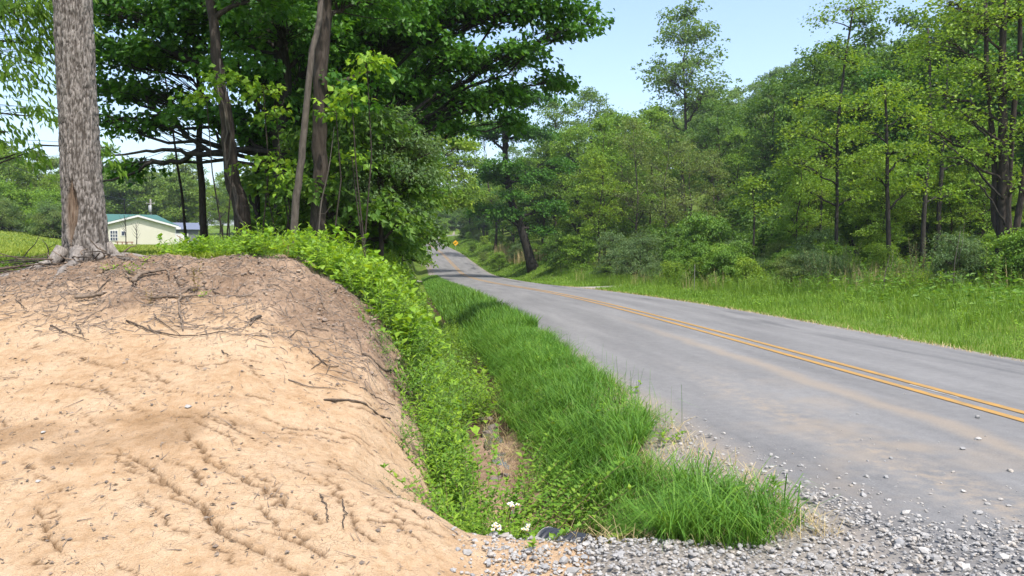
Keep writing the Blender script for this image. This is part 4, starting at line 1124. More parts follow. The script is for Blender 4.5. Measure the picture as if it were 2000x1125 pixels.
for i in np.where(RC[:, 1] > 200)[0][::3]:
    if RC[i, 0] > 40: break
    for (o0, o1, kind, sc) in ((5.2, 7.5, SH, (1.1, 1.9)), (7, 10, SH, (1.6, 2.4)), (9, 14, PT, (.7, 1.0))):
        p_ = RC[i, :2] - RN[i] * rng.uniform(o0, o1)
        if kind is SH: SH[['dark', 'green', 'dark', 'olive'][rng.integers(0, 4)]].place(p_[0], p_[1], rng.uniform(*sc), ring(), 'shrub lining the outside of the far bend', 'shrubs lining the far bend')
        elif i % 2 == 0: PT[['maple', 'round2', 'maple'][rng.integers(0, 3)]].place(p_[0], p_[1], rng.uniform(*sc), ring(), 'tree lining the outside of the far bend', 'trees lining the far bend')
# wooded hill
n = 0
while n < 150:
    x = rng.uniform(15, 190); y = rng.uniform(100, 240)
    u = 1000 + 1500 * x / y
    if u < 1080 or u > 2080 or Tq([x], [y])[0] < 22: continue
    n += 1
    PT[['far1', 'far2', 'far2', 'far3'][rng.integers(0, 4)]].place(x, y, rng.uniform(.75, 1.0), ring(), 'tree on the wooded hill rising beyond the road', 'trees on the wooded hill')
# far woods behind the house and the field
n = 0
while n < 95:
    y = rng.uniform(118, 190); u = rng.uniform(-60, 640); x = (u - 1000) / 1500 * y
    if u < 130: y = rng.uniform(80, 110); x = (u - 1000) / 1500 * y
    n += 1
    PT[['far1', 'far3', 'far1', 'far2', 'yellow'][rng.integers(0, 5)]].place(x, y, rng.uniform(.6, .86) if u > 130 else rng.uniform(.5, .66), ring(), 'tree in the wood beyond the field behind the house', 'trees beyond the field')
for i in range(16):
    u = rng.uniform(-40, 128); y = rng.uniform(66, 80)
    SH[['olive', 'olive', 'green', 'pale'][rng.integers(0, 4)]].place((u - 1000) / 1500 * y, y, rng.uniform(1.0, 1.7), ring(), 'shrub along the field edge before the far wood', 'shrubs along the field edge')

# shrubs across the road
for (k, u, d, s, lab) in [('bright', 1385, 44, 1.25, 'big rounded bright green bush before the wood'), ('pale', 1250, 46, 1.2, 'grey-green bush beside the big rounded bush'), ('pale', 1205, 52, 1.25, 'grey-green bush near the leaning tree'),
                     ('dark', 1310, 48, 1.1, 'dark bush in the gap beside the big rounded bush'), ('pale', 1430, 42, .8, 'small grey-green bush beside the yellow-green tree'), ('yellow', 1570, 36, .8, 'yellowish bush before the young tree'),
                     ('green', 1130, 60, 1.1, 'green bush just past the leaning tree'), ('dark', 1095, 64, 1.0, 'dark bush at the foot of the leaning tree'), ('green', 975, 92, .8, 'bright low bush beside the dry stalks below the sign bend'), ('olive', 945, 110, .7, 'olive bush close to the yellow sign'), ('green', 925, 128, .6, 'green bush right behind the yellow sign'), ('pale', 1010, 90, .9, 'pale bush above the dry stalks')]:
    rpx(k, u, d, s, lab, dic=SH)
def TF(d):
    return np.interp(d, [18, 20, 23, 27, 36, 46], [14, 13, 11, 7.0, 6.4, 6.6])
for i in range(170):
    d = rng.uniform(21, 48); u = rng.uniform(1270, 2060); x = (u - 1000) / 1500 * d
    t_ = Tq([x], [d])[0]
    if t_ < TF(d) + .6 or t_ > TF(d) + 5.5: continue
    SH[['green', 'bright', 'olive', 'pale', 'yellow', 'bright'][rng.integers(0, 6)]].place(x, d, rng.uniform(.38, .72), ring(), 'low bush in the rough growth before the wood', 'low bushes before the wood')
for i in range(90):
    d = rng.uniform(46, 120); u = rng.uniform(1060, 2060); x = (u - 1000) / 1500 * d
    if Tq([x], [d])[0] < 13: continue
    SH[['green', 'dark', 'dark', 'pale', 'green'][rng.integers(0, 5)]].place(x, d, rng.uniform(.9, 1.7), ring(), 'shrub deep inside the wood across the road', 'understory of the wood across the road')
for i in range(46):
    d = rng.uniform(34, 60); u = rng.uniform(1180, 2060)
    x = (u - 1000) / 1500 * d
    if Tq([x], [d])[0] < 10.5: continue
    SH[['green', 'dark', 'olive', 'pale', 'yellow', 'bright'][rng.integers(0, 6)]].place(x, d, rng.uniform(.5, .95), ring(), 'shrub in the thicket under the wood across the road', 'thicket shrubs across the road')
for i in range(30):
    y = rng.uniform(72, 200); x = at_t(rng.uniform(7.5, 11), y)
    SH[['green', 'dark', 'olive', 'pale', 'yellow', 'bright'][rng.integers(0, 6)]].place(x, y, rng.uniform(.5, .9), ring(), 'shrub along the top of the verge below the yellow sign', 'shrubs along the far verge')

# ------------------------------------------------------------------ herbs and weeds
def plant_geo(rs, stems, h, spread, nleaf, leaf, asp, lean=.25, droop=.3, stem_r=.003, z0=.15, up=.35, whorl=1, quad=False, curl=.25):
    gs, gl = G(), G()
    LP, LD, LN, LS = [], [], [], []
    for s in range(stems):
        a = rs.uniform(0, 6.283); rad = spread * .35 * math.sqrt(rs.random())
        b = np.array([math.cos(a) * rad, math.sin(a) * rad, -.02])
        hh = h * rs.uniform(.6, 1.1)
        a2 = a + rs.normal(0, .6)
        tip = b + np.array([math.cos(a2) * spread * lean * 2, math.sin(a2) * spread * lean * 2, hh])
        mid_ = b * .5 + tip * .5 + np.array([-math.cos(a2), -math.sin(a2), 0]) * spread * lean * .35 + np.array([0, 0, .08 * hh])
        c = curve3(b, mid_, tip, 6)
        add_tube(gs, c, np.linspace(stem_r, stem_r * .4, 6), 4)
        q = np.linspace(z0, 1, nleaf)
        q = np.repeat(q, whorl)
        pts = np.stack([np.interp(q * 5, np.arange(6), c[:, k]) for k in range(3)], 1)
        an = np.arange(len(q)) * 2.39996 + rs.uniform(0, 6)
        d = np.stack([np.cos(an), np.sin(an), up + 1.0 * q ** 3 + rs.normal(0, .15, len(q))], 1)
        nn = np.stack([-np.cos(an) * .4, -np.sin(an) * .4, np.ones(len(q))], 1) + rs.normal(0, .25, (len(q), 3))
        L_ = leaf * (1.05 - .55 * np.abs(q - .45)) * rs.uniform(.75, 1.2, len(q))
        LP.append(pts); LD.append(d); LN.append(nn); LS.append(L_)
    Ls = np.concatenate(LS)
    gl.add(*leaves(np.concatenate(LP), np.concatenate(LD), np.concatenate(LN), Ls, Ls * asp, quad=quad, curl=curl))
    return gs, gl

STEM = flat_mat('green_stem', (.10, .16, .04), .6)
STEM_R = flat_mat('reddish_stem', (.17, .10, .05), .6)
class Herb:
    def __init__(self, name, geo, leafm, stemm=STEM, cat='weed'):
        self.name = name; self.cat = cat
        self.s = geo[0].mesh('stem', stemm, True); self.l = geo[1].mesh('leaves', leafm)
    def place(self, x, y, s=1.0, label='', group=None, z=None, rz=None, name=None):
        z = float(bank_z(x, y)[0]) if z is None else z
        o = obj(name or self.name, None, loc=(x, y, z - .01), rot=(rng.normal(0, .08), rng.normal(0, .08), ring() if rz is None else rz), scale=s)
        tag(o, label, self.cat, group)
        obj('stem', self.s, o); obj('foliage', self.l, o)
        return o
def rs_(i): return np.random.default_rng(i)
HB = {
    'gold': Herb('goldenrod_weed', plant_geo(rs_(201), 7, .50, .28, 15, .095, .24), LEAF['weed']),
    'gold2': Herb('goldenrod_weed', plant_geo(rs_(202), 6, .40, .26, 13, .085, .28, lean=.35), LEAF['weed']),
    'broad': Herb('broad_leaved_weed', plant_geo(rs_(203), 4, .42, .30, 6, .150, .66, lean=.3, whorl=1, z0=.4, up=.15), LEAF['weed']),
    'broad2': Herb('broad_leaved_weed', plant_geo(rs_(204), 5, .30, .30, 6, .115, .72, lean=.4, z0=.3, up=.15), LEAF['weed']),
    'herb': Herb('leafy_weed', plant_geo(rs_(205), 8, .36, .30, 12, .065, .45, lean=.4), LEAF['herb']),
    'herb2': Herb('leafy_weed', plant_geo(rs_(206), 10, .28, .34, 11, .055, .5, lean=.5), LEAF['herb']),
    'rose': Herb('wild_rose_bush', plant_geo(rs_(207), 22, .52, .46, 20, .042, .52, lean=.5, whorl=3, up=.2), LEAF['rose'], STEM_R, 'bush'),
    'rose2': Herb('wild_rose_bush', plant_geo(rs_(208), 12, .45, .36, 16, .042, .52, lean=.55, whorl=3, up=.2), LEAF['rose'], STEM_R, 'bush'),
    'willow': Herb('willow_sapling', plant_geo(rs_(209), 9, 1.7, .7, 34, .13, .2, lean=.22, stem_r=.006, quad=True), LEAF['pale'], STEM_R, 'sapling'),
    'tallweed': Herb('tall_weed', plant_geo(rs_(210), 9, .95, .6, 18, .13, .35, lean=.3, stem_r=.005, quad=True), LEAF['herb']),
    'tallyel': Herb('tall_weed', plant_geo(rs_(211), 9, .8, .6, 18, .12, .35, lean=.3, stem_r=.005, quad=True), LEAF['yellow']),
    'round': Herb('round_leaved_sapling', plant_geo(rs_(212), 4, 2.3, .7, 26, .17, .9, lean=.14, stem_r=.010, up=.0), LEAF['verge'], STEM_R, 'sapling'),
    'milk': Herb('dark_leaved_weed', plant_geo(rs_(213), 1, .36, .10, 12, .15, .30, lean=.2, whorl=2, up=.3, z0=.35), LEAF['herb']),
    'seedling': Herb('tiny_seedling', plant_geo(rs_(214), 3, .10, .08, 5, .045, .5, lean=.5, stem_r=.0018), LEAF['weed']),
    'redstem': Herb('red_tipped_seedling', plant_geo(rs_(215), 3, .26, .07, 12, .05, .35, lean=.3, stem_r=.003), LEAF['redtip'], STEM_R),
}
def xc(c, y):
    return c - .132 * y
rng = np.random.default_rng(303)
# belt of weeds between the bare clay and the ditch
placed = {}
LOOK = dict(gold='narrow-leaved bright', gold2='short narrow-leaved bright', herb='small-leaved green', herb2='low small-leaved', broad='large-leaved', broad2='broad-leaved')
for i in range(5000):
    y = 4.35 + (22 - 4.35) * rng.random() ** 1.6
    c0 = np.interp(y, [3.9, 5, 6.5, 8, 8.6, 9.2, 20], [.30, .17, .04, -.30, -.8, -1.2, -1.3]); c1 = np.interp(y, [4.4, 5.4, 8.5, 10, 20], [.60, .46, .52, 1.1, 1.25])
    c = rng.uniform(c0, c1)
    x = xc(c, y)
    dens = 1.0 if c > c0 + .12 else .45
    if rng.random() > dens: continue
    if y < 5.6 and c < .55 and rng.random() < .6: continue
    k = ['gold', 'gold2', 'herb', 'herb2', 'gold2', 'broad2', 'gold'][rng.integers(0, 7)]
    if y > 7.8 and c < .1 and rng.random() < .4: k = ['broad', 'broad2'][rng.integers(0, 2)]
    if placed.get(k, 0) >= 125: continue
    HB[k].place(x, y, rng.uniform(.65, 1.1) * (.5 if c > .3 and y < 9 else 1), LOOK[k] + ' weed in the thick belt between the clay bank and the ditch', 'weeds along the ditch belt')
    placed[k] = placed.get(k, 0) + 1
# weeds over the crest
for i in range(230):
    u = rng.uniform(330, 790); y = rng.uniform(8.35, 11.8)
    if u < 480: y = rng.uniform(9.4, 11.5)
    x = (u - 1000) / 1500 * y
    if x + .132 * y > -.1: continue
    k = ['broad', 'gold', 'gold2', 'broad2', 'gold', 'broad', 'herb'][rng.integers(0, 7)]
    HB[k].place(x, y, rng.uniform(.55, .95) if u > 480 else rng.uniform(.5, .8), LOOK[k] + ' weed growing along the crest of the clay bank', 'weeds along the bank crest', z=HZ(x, y))
for (u, v, d, s) in [(575, 535, 8.35, .75), (600, 530, 8.5, .7), (550, 530, 8.5, .7), (690, 545, 8.4, .6), (640, 520, 8.7, .8), (620, 530, 8.3, .6)]:
    x = (u - 1000) / 1500 * d
    HB['broad'].place(x, d, s, 'large bright yellow-green leaves overhanging the edge of the topsoil', 'large bright leaves at the topsoil edge')
HB['broad'].place(P(675, 480, 9.6)[0], 9.6, 1.25, 'tallest weed on the crest, with long pointed leaves', z=HZ(P(675, 480, 9.6)[0], 9.6))
# rose bushes at the foot of the bank, one in flower
PET = flat_mat('white_petal', (.6, .59, .57), .5, var=.05); ANT = flat_mat('yellow_anther', (.55, .38, .06), .6)
def flower_head(parent, loc, n, r):
    gg = G()
    rs = rs_(int(abs(loc[0]) * 977) % 800)
    ctr = rs.normal(0, r, (n, 3)); ctr[:, 2] *= .4
    gc_ = G()
    for c in ctr:
        an = np.arange(5) * 2 * np.pi / 5 + rs.uniform(0, 2)
        d = np.stack([np.cos(an), np.sin(an), np.full(5, .35)], 1)
        gg.add(*leaves(np.repeat(c[None], 5, 0), d + np.array([0, -.5, .2]), np.tile([0, -.6, 1.0], (5, 1)), 0.011, .011, quad=True, curl=-.05))
        gc_.add(*sticks([c], [c + np.array([0, 0, .006])], .004, .003, 6))
    f = obj('flower_cluster', gg.mesh('flower_cluster', PET), parent, loc=loc)
    obj('anthers', gc_.mesh('anthers', ANT), f)
def bush(u, v, d, key, s, lab, grp=None):
    x = (u - 1000) / 1500 * d
    return HB[key].place(x, d, s, lab, grp)
o = bush(975, 1010, 4.72, 'rose', 1.45, 'wild rose bush with small white flower clusters at the foot of the bank')
o.rotation_euler = (0, 0, 0)
for (u, v, d) in [(965, 1040, 4.22), (1001, 996, 4.25), (1030, 1042, 4.25)]:
    p = (P(u, v, d) - np.array(o.location)) / o.scale[0]
    flower_head(o, tuple(p), 9 if u < 1020 else 4, .011)
    gs = G(); add_tube(gs, curve3(np.array([p[0] * .4, p[1] + .25, .1]), np.array([p[0] * .8, p[1] + .15, p[2]]), p - np.array([0, 0, .01]), 5), [.003, .0028, .0026, .0022, .002], 4)
    obj('stem', gs.mesh('stem', STEM_R), o)
bush(900, 975, 4.85, 'rose', 1.0, 'low wild rose bush sprawling onto the bare clay')
bush(940, 905, 5.3, 'rose', 1.3, 'wild rose bush without flowers behind the flowering one')
bush(1005, 870, 5.6, 'rose2', 1.2, 'wild rose bush rooted beside the wet ditch bottom')
bush(880, 850, 5.6, 'rose2', .7, 'yellowish rose bush beside the foot of the clay face')
bush(1025, 830, 6.3, 'rose2', 1.0, 'rose bush at the grassy side of the ditch')
for i in range(14):
    y = rng.uniform(4.6, 8); c = np.interp(y, [3.9, 5, 6.5, 8], [.12, .0, -.1, -.45]) + rng.normal(0, .05)
    HB['herb2'].place(xc(c, y), y, rng.uniform(.35, .6), 'small straggling weed on the clay beside the weed belt', 'straggling weeds on the clay')
# sparse seedlings on the topsoil
for (u, v) in [(235, 535), (250, 545), (385, 585), (205, 530), (700, 560), (640, 575), (330, 500), (300, 512)]:
    x, y = bp(u, v)
    HB['seedling'].place(x, y, rng.uniform(.9, 1.6), 'tiny green seedling on the brown topsoil', 'seedlings on the topsoil')
x, y = bp(383, 575); HB['redstem'].place(x, y, 1.0, 'red-tipped seedling beside the curved root on the topsoil')
x, y = bp(291, 600); HB['redstem'].place(x, y, .55, 'short red-tipped seedling on the topsoil')
for (u, v) in [(560, 500), (520, 520)]:
    x = (u - 1000) / 1500 * 9
    HB['redstem'].place(x, 9.0, .9, 'reddish stem among the crest weeds', 'reddish stems among the crest weeds', z=HZ(x, 9.0))
# individual herbs in the verge
for (u, d, s, lab) in [(1418, 4.75, .95, 'dark broad-leaved weed standing in the grass by the gravel'), (1525, 5.0, .55, 'small lone weed growing in the roadside gravel'), (1385, 4.6, .8, 'shorter broad-leaved weed beside the dark one')]:
    HB['milk'].place((u - 1000) / 1500 * d, d, s, lab)
x = (1230 - 1000) / 1500 * 8.6; HB['broad2'].place(x, 8.6, .5, 'low weed creeping onto the road shoulder')
for i in range(40):
    y = 6.5 + 9 * rng.random() ** 1.4; c = rng.uniform(1.5, 2.2)
    HB[['herb', 'herb2', 'gold2', 'broad2'][rng.integers(0, 4)]].place(xc(c, y), y, rng.uniform(.4, .75), 'weed half hidden in the long verge grass', 'weeds in the verge grass', z=HZ(xc(c, y), y))
for i in range(110):
    y = rng.uniform(10.5, 34); t_ = rng.uniform(4.3, 7.6); x = at_t(t_, y)
    if 1000 + 1500 * x / y > 2060 or 37 < y - .8 * t_ < 42: continue
    HB[['herb', 'gold2', 'broad2', 'gold', 'herb2'][rng.integers(0, 5)]].place(x, y, rng.uniform(.5, 1.0), 'weed standing in the grass verge across the road', 'weeds in the far verge', z=HZ(x, y))
# across the road: saplings and tall weeds
for (u, d, s, lab) in [(1600, 27, 1.0, None), (1650, 28, 1.05, None), (1680, 27.5, .9, None), (1625, 26.5, .8, None), (1790, 25, 1.0, None), (1815, 25.5, 1.05, None), (1770, 26, .9, None)]:
    x = (u - 1000) / 1500 * d
    HB['willow'].place(x, d, s, 'upright sapling with narrow silvery leaves before the wood', 'silvery saplings before the wood', z=HZ(x, d))
x = P(1935, 500, 21)[0]; HB['round'].place(x, 21, .62, 'sapling with large round leaves beside the many-stemmed tree', z=HZ(x, 21))
for i in range(330):
    d = rng.uniform(19, 46); u = rng.uniform(1240, 2060); x = (u - 1000) / 1500 * d
    t = Tq([x], [d])[0]
    if t < TF(d) - .5 or t > TF(d) + 5: continue
    HB[['tallweed', 'tallyel', 'tallweed', 'tallweed', 'tallyel'][rng.integers(0, 5)]].place(x, d, rng.uniform(.55, 1.1), 'tall weed in the rough growth between verge and wood', 'tall weeds across the road', z=HZ(x, d))

# ------------------------------------------------------------------ grass
def blades(x, y, z, h, w, rs, bend=.55, segs=2, dirbias=None):
    n = len(x)
    a = rs.uniform(0, 6.283, n)
    if dirbias is not None: a = dirbias + rs.normal(0, 1.3, n)
    d = np.stack([np.cos(a), np.sin(a), np.zeros(n)], 1)
    s = np.stack([-np.sin(a + rs.normal(0, .5, n)), np.cos(a), np.zeros(n)], 1)
    b = np.stack([x, y, z - .02], 1)
    bd = (bend * rs.uniform(.25, 1.4, n) * h)[:, None]
    w = np.broadcast_to(w, (n,))[:, None] * .5
    up = np.array([0, 0, 1.0]); hh = h[:, None]
    if segs == 2:
        p1 = b + up * hh * .55 + d * bd * .22; p2 = b + up * hh * .92 + d * bd * .62; p3 = b + up * hh * (1.0 - .25 * bd / hh) + d * bd * 1.1
        V = np.stack([b - s * w, b + s * w, p1 + s * w * .9, p1 - s * w * .9, p2 + s * w * .6, p2 - s * w * .6, p3], 1).reshape(-1, 3)
        k = np.arange(n)[:, None] * 7
        return V, (k + np.array([[0, 1, 2, 3]])), (k + np.array([[3, 2, 4, 5]])), (k + np.array([[5, 4, 6]]))
    p1 = b + up * hh * .6 + d * bd * .3; p3 = b + up * hh + d * bd
    V = np.stack([b - s * w, b + s * w, p1 + s * w * .8, p1 - s * w * .8, p3], 1).reshape(-1, 3)
    k = np.arange(n)[:, None] * 5
    return V, (k + np.array([[0, 1, 2, 3]])), (k + np.array([[3, 2, 4]]))
def add_blades(g, *a, mi=0, **k):
    r = blades(*a, **k)
    base = g.n
    g.v.append(r[0]); g.n += len(r[0])
    for f in r[1:]:
        g.f.append(f + base); g.m.append(np.full(len(f), mi))
rs = rs_(404)
def lat(c, y): return c - .132 * y
# verge beside the ditch
g = G()
nt_ = 2700
yc = 4.25 + (16 - 4.25) * rs.random(nt_) ** 1.45; cc_ = rs.uniform(.8, 2.5, nt_)
th = rs.lognormal(0, .38, nt_); nb = 30
y = (yc[:, None] + rs.normal(0, .055, (nt_, nb))).ravel(); c = (cc_[:, None] + rs.normal(0, .055, (nt_, nb))).ravel()
dirb = np.arctan2(y - np.repeat(yc, nb), c - np.repeat(cc_, nb)); th = np.repeat(th, nb)
lo = 1.18 + .16 * ss(9, 12, y) + .12 * fbm(y * 1.3, y * 0, 3, 91) * 2 + .25 * ss(6.2, 4.6, y); hi = np.interp(y, [4.2, 4.5, 4.9, 5.6, 6.2, 6.9, 9, 16], [2.0, 2.3, 2.15, 1.82, 1.82, 2.12, 2.36, 2.5]) + .35 * fbm(y * 1.7, y * 0 + 5, 3, 92)
patch = fbm(c * 1.6, y * 1.6, 3, 93)
thin = ((c > hi - .45) & (patch > .08) & (y < 9)) | ((np.abs(c - 1.35) < .35) & (np.abs(y - 5.3) < .4) & (patch > .0))
k = (c > lo) & (c < hi) & (~thin | (rs.random(len(y)) < .25)) & (y > 4.25 + .25 * fbm(c * 4, c * 0, 2, 94))
y, c, patch, dirb, th = y[k], c[k], patch[k], dirb[k], th[k]
x = lat(c, y)
h = rs.uniform(.10, .26, len(x)) * th * (1 + 1.1 * np.clip(patch + .1, -.3, .5)) * np.interp(c, [1.1, 1.5, 2.0, 2.5], [.55, 1.1, .95, .55])
h = np.minimum(h, .24 + .12 * rs.random(len(h)))
add_blades(g, x, y, H(x, y), h, rs.uniform(.004, .0105, len(x)), rs, bend=1.15, dirbias=dirb)
# further along
n = 30000
y = 15.5 + 60 * rs.random(n) ** 1.8; c = rs.uniform(1.1, 2.55, n)
x = np.interp(y, RC[:, 1][:400], RC[:, 0][:400]) - 5.7 + c
add_blades(g, x, y, H(x, y), rs.uniform(.15, .38, n), .006 + .0006 * y, rs, segs=1)
# seeding stalks by the road edge
n = 70
y = rs.uniform(7, 12, n); c = 2.36 + rs.normal(0, .06, n); x = lat(c, y)
add_blades(g, x, y, H(x, y), rs.uniform(.25, .5, n), .004, rs, bend=.25)
tag(obj('verge_grass', g.mesh('verge_grass', LEAF['grass'])), 'long lush green grass on the strip between ditch and road', 'grass', kind='stuff')
g = G()
n = 5200
y = 4.3 + 8 * rs.random(n) ** 1.5; c = rs.uniform(.85, 2.45, n); x = lat(c, y)
add_blades(g, x, y, H(x, y), rs.uniform(.04, .17, n), .004, rs, bend=1.6)
n = 1500
y = rs.uniform(9, 45, n); x = np.interp(y, RC[:, 1][:400], RC[:, 0][:400]) + 3.3 + rs.normal(0, .08, n)
add_blades(g, x, y, H(x, y), rs.uniform(.03, .12, n), .012, rs, bend=1.2, segs=1)
tag(obj('dry_grass', g.mesh('dry_grass', LEAF['straw'])), 'dry straw-coloured grass in the verges', 'grass', kind='stuff')
# verge across the road
g = G()
n = 74000
y = 8.5 + 44 * rs.random(n) ** 1.35; t = 3.35 + (TF(y) - 2.6) * rs.random(n) ** 1.1
x = np.interp(y, RC[:, 1][:400], RC[:, 0][:400]) + t + .12 * fbm(y * 2, t * 0, 2, 95)
u = 1000 + 1500 * x / y
k = u < 2080
x, y, t = x[k], y[k], t[k]
h = rs.uniform(.08, .26, len(x)) * np.interp(t, [3.3, 4.2, 6.5, 8.5], [.5, .8, 1.3, 1.7]) * (1 + 1.6 * fbm(x * .9, y * .9, 3, 96)).clip(.4, 2)
trk = (y - 41 - 1.2 * (t - 3.1) < 2.0) & (y - 41 - 1.2 * (t - 3.1) > -4.0)
k = ~trk
add_blades(g, x[k], y[k], H(x[k], y[k]), h[k], .005 + .00045 * y[k], rs, segs=1)
n = 34000
y = 50 + 165 * rs.random(n) ** 1.5; t = 3.35 + 5.5 * rs.random(n)
i = np.clip(np.searchsorted(RC[:360, 1], y), 0, 330)
x = RC[i, 0] + RN[i, 0] * t; yy = RC[i, 1] + RN[i, 1] * t + rs.uniform(-.6, .6, n)
add_blades(g, x, yy, H(x, yy), rs.uniform(.10, .26, n) * np.interp(t, [3.3, 6, 9], [.7, 1, 1.8]), .02 + .0004 * y, rs, segs=1)
n = 9000
y = rs.uniform(196, 240, n); x = rs.uniform(-24, 12, n)
k = (Tq(x, y) > 3.6)
add_blades(g, x[k], y[k], H(x[k], y[k]), rs.uniform(.12, .25, k.sum()), .12, rs, segs=1)
tag(obj('far_verge_grass', g.mesh('far_verge_grass', LEAF['verge'])), 'bright green grass on the verge across the road', 'grass', kind='stuff')
# rough tall grass before the wood
g = G()
n = 26000
y = 18 + 46 * rs.random(n) ** 1.2; t = TF(y) + rs.uniform(-.6, 6, n)
x = np.interp(y, RC[:, 1][:400], RC[:, 0][:400]) + t
k = (1000 + 1500 * x / y < 2080); x, y, t = x[k], y[k], t[k]
dry = fbm(x * .5, y * .5, 3, 97) + rs.normal(0, .10, len(x)) > .19
add_blades(g, x[~dry], y[~dry], H(x[~dry], y[~dry]), rs.uniform(.3, .8, (~dry).sum()), .012, rs, bend=.35, segs=1)
add_blades(g, x[dry], y[dry], H(x[dry], y[dry]), rs.uniform(.4, 1.15, dry.sum()), .010, rs, bend=.3, segs=1, mi=1)
n = 900
y = rs.uniform(84, 112, n); t = rs.uniform(6.2, 9.5, n); x = np.interp(y, RC[:, 1][:400], RC[:, 0][:400]) + t
add_blades(g, x, y, H(x, y), rs.uniform(.9, 2.0, n), .05, rs, bend=.2, segs=1, mi=1)
tag(obj('rough_grass', g.mesh('rough_grass', [LEAF['verge'], LEAF['straw']])), 'tall rough grass with dry tan stalks before the wood', 'grass', kind='stuff')
# meadow round the house
g = G()
n = 60000
y = 9.3 + 85 * rs.random(n) ** 1.9; u = rs.uniform(-40, 560, n); x = (u - 1000) / 1500 * y
k = ~((np.hypot(x + 4.8, y - 8.6) < .6)); x, y = x[k], y[k]
add_blades(g, x, y, H(x, y), rs.uniform(.05, .15, len(x)), .004 + .0009 * y, rs, segs=1)
tag(obj('meadow_grass', g.mesh('meadow_grass', LEAF['meadow'])), 'short yellow-green meadow grass around the house', 'grass', kind='stuff')
# low leafy ground cover under the weeds, ditch sides and shaded bank
gs, gl = G(), G()
n = 15000
y = 4.4 + 36 * rs.random(n) ** 1.7; c = rs.uniform(-2.2, .78, n); x = np.interp(y, RC[:, 1][:400], RC[:, 0][:400]) - 5.7 + c
c0 = np.interp(y, [3.9, 5, 6.5, 8, 8.6, 9.4, 20], [.36, .22, .10, -.22, -.9, -1.6, -2.2])
k = (c > c0) & ~((y < 5.4) & (rs.random(n) < .4)) & ~((y < 9.5) & (c > .5))
x, y = x[k], y[k]; n = len(x)
a = rs.uniform(0, 6.283, n)
L_ = rs.uniform(.04, .09, n) * (1 + .03 * y)
gl.add(*leaves(np.stack([x, y, np.where(y < 9, bank_z(x, y), H(x, y)) + rs.uniform(.02, .22, n)], 1), np.stack([np.cos(a), np.sin(a), rs.uniform(-.3, .5, n)], 1), np.array([0, 0, 1.]) + rs.normal(0, .4, (n, 3)), L_, L_ * .5, quad=True))
n = 26000
y = 9 + 35 * rs.random(n); u = rs.uniform(1150, 2060, n); y = 16 + 44 * rs.random(n); x = (u - 1000) / 1500 * y
t = Tq(x, y); k = (t > 7.2) & (t < 22); x, y = x[k], y[k]; n = len(x)
a = rs.uniform(0, 6.283, n); L_ = rs.uniform(.08, .2, n)
gl.add(*leaves(np.stack([x, y, H(x, y) + rs.random(n) ** 1.5 * .7], 1), np.stack([np.cos(a), np.sin(a), rs.uniform(-.3, .5, n)], 1), np.array([0, 0, 1.]) + rs.normal(0, .5, (n, 3)), L_, L_ * .5, quad=True))
tag(obj('undergrowth', gl.mesh('undergrowth', LEAF['herb'])), 'low leafy undergrowth carpeting the ditch bank and wood edge', 'undergrowth', kind='stuff')
# ------------------------------------------------------------------ stones and gravel
def stone_mat(name, cs):
    m, nt, b = new_mat(name)
    oi = N(nt, 'ShaderNodeObjectInfo'); geo = N(nt, 'ShaderNodeNewGeometry')
    r = ramp(nt, [(i / (len(cs) - 1), c) for i, c in enumerate(cs)])
    f = mathn(nt, 'FRACT', mathn(nt, 'ADD', oi.outputs['Random'], geo.outputs['Random Per Island']))
    nt.links.new(f, r.inputs[0])
    nz = noise(nt, 60, 4, .65, geo.outputs['Position'])
    c = mixc(nt, mathn(nt, 'MULTIPLY', nz.outputs[0], .7), r.outputs[0], (.16, .15, .14))
    nt.links.new(c, b.inputs['Base Color'])
    b.inputs['Roughness'].default_value = .85
    bump(nt, nz.outputs[0], .4, .004, b)
    return m
STONE = stone_mat('limestone', [(.27, .262, .25), (.40, .39, .37), (.31, .31, .31), (.44, .425, .40), (.25, .255, .262), (.38, .335, .28), (.50, .485, .46)])
def ico():
    p = (1 + 5 ** .5) / 2
    V = np.array([[-1, p, 0], [1, p, 0], [-1, -p, 0], [1, -p, 0], [0, -1, p], [0, 1, p], [0, -1, -p], [0, 1, -p], [p, 0, -1], [p, 0, 1], [-p, 0, -1], [-p, 0, 1]]) / math.hypot(1, p)
    F = np.array([[0, 11, 5], [0, 5, 1], [0, 1, 7], [0, 7, 10], [0, 10, 11], [1, 5, 9], [5, 11, 4], [11, 10, 2], [10, 7, 6], [7, 1, 8], [3, 9, 4], [3, 4, 2], [3, 2, 6], [3, 6, 8], [3, 8, 9], [4, 9, 5], [2, 4, 11], [6, 2, 10], [8, 6, 7], [9, 8, 1]])
    return V, F
IV, IF = ico()
def stones(P_, S_, rs):
    n = len(P_)
    V = IV[None] * (1 + rs.normal(0, .17, (n, 12, 1)))
    V = V * np.stack([rs.uniform(.75, 1.3, n), rs.uniform(.65, 1.0, n), rs.uniform(.42, .75, n)], 1)[:, None]
    # chop flat faces
    for _ in range(2):
        d = unit(rs.normal(0, 1, (n, 3)))
        dot = (V * d[:, None]).sum(-1)
        V = V - np.maximum(dot - .55, 0)[..., None] * d[:, None]
    a = rs.uniform(0, 6.283, n); ca, sa = np.cos(a), np.sin(a)
    V = np.stack([V[..., 0] * ca[:, None] - V[..., 1] * sa[:, None], V[..., 0] * sa[:, None] + V[..., 1] * ca[:, None], V[..., 2]], -1)
    V = V * S_[:, None, None] + P_[:, None]
    F = (IF[None] + (np.arange(n) * 12)[:, None, None]).reshape(-1, 3)
    return V.reshape(-1, 3), F
rs = rs_(505)
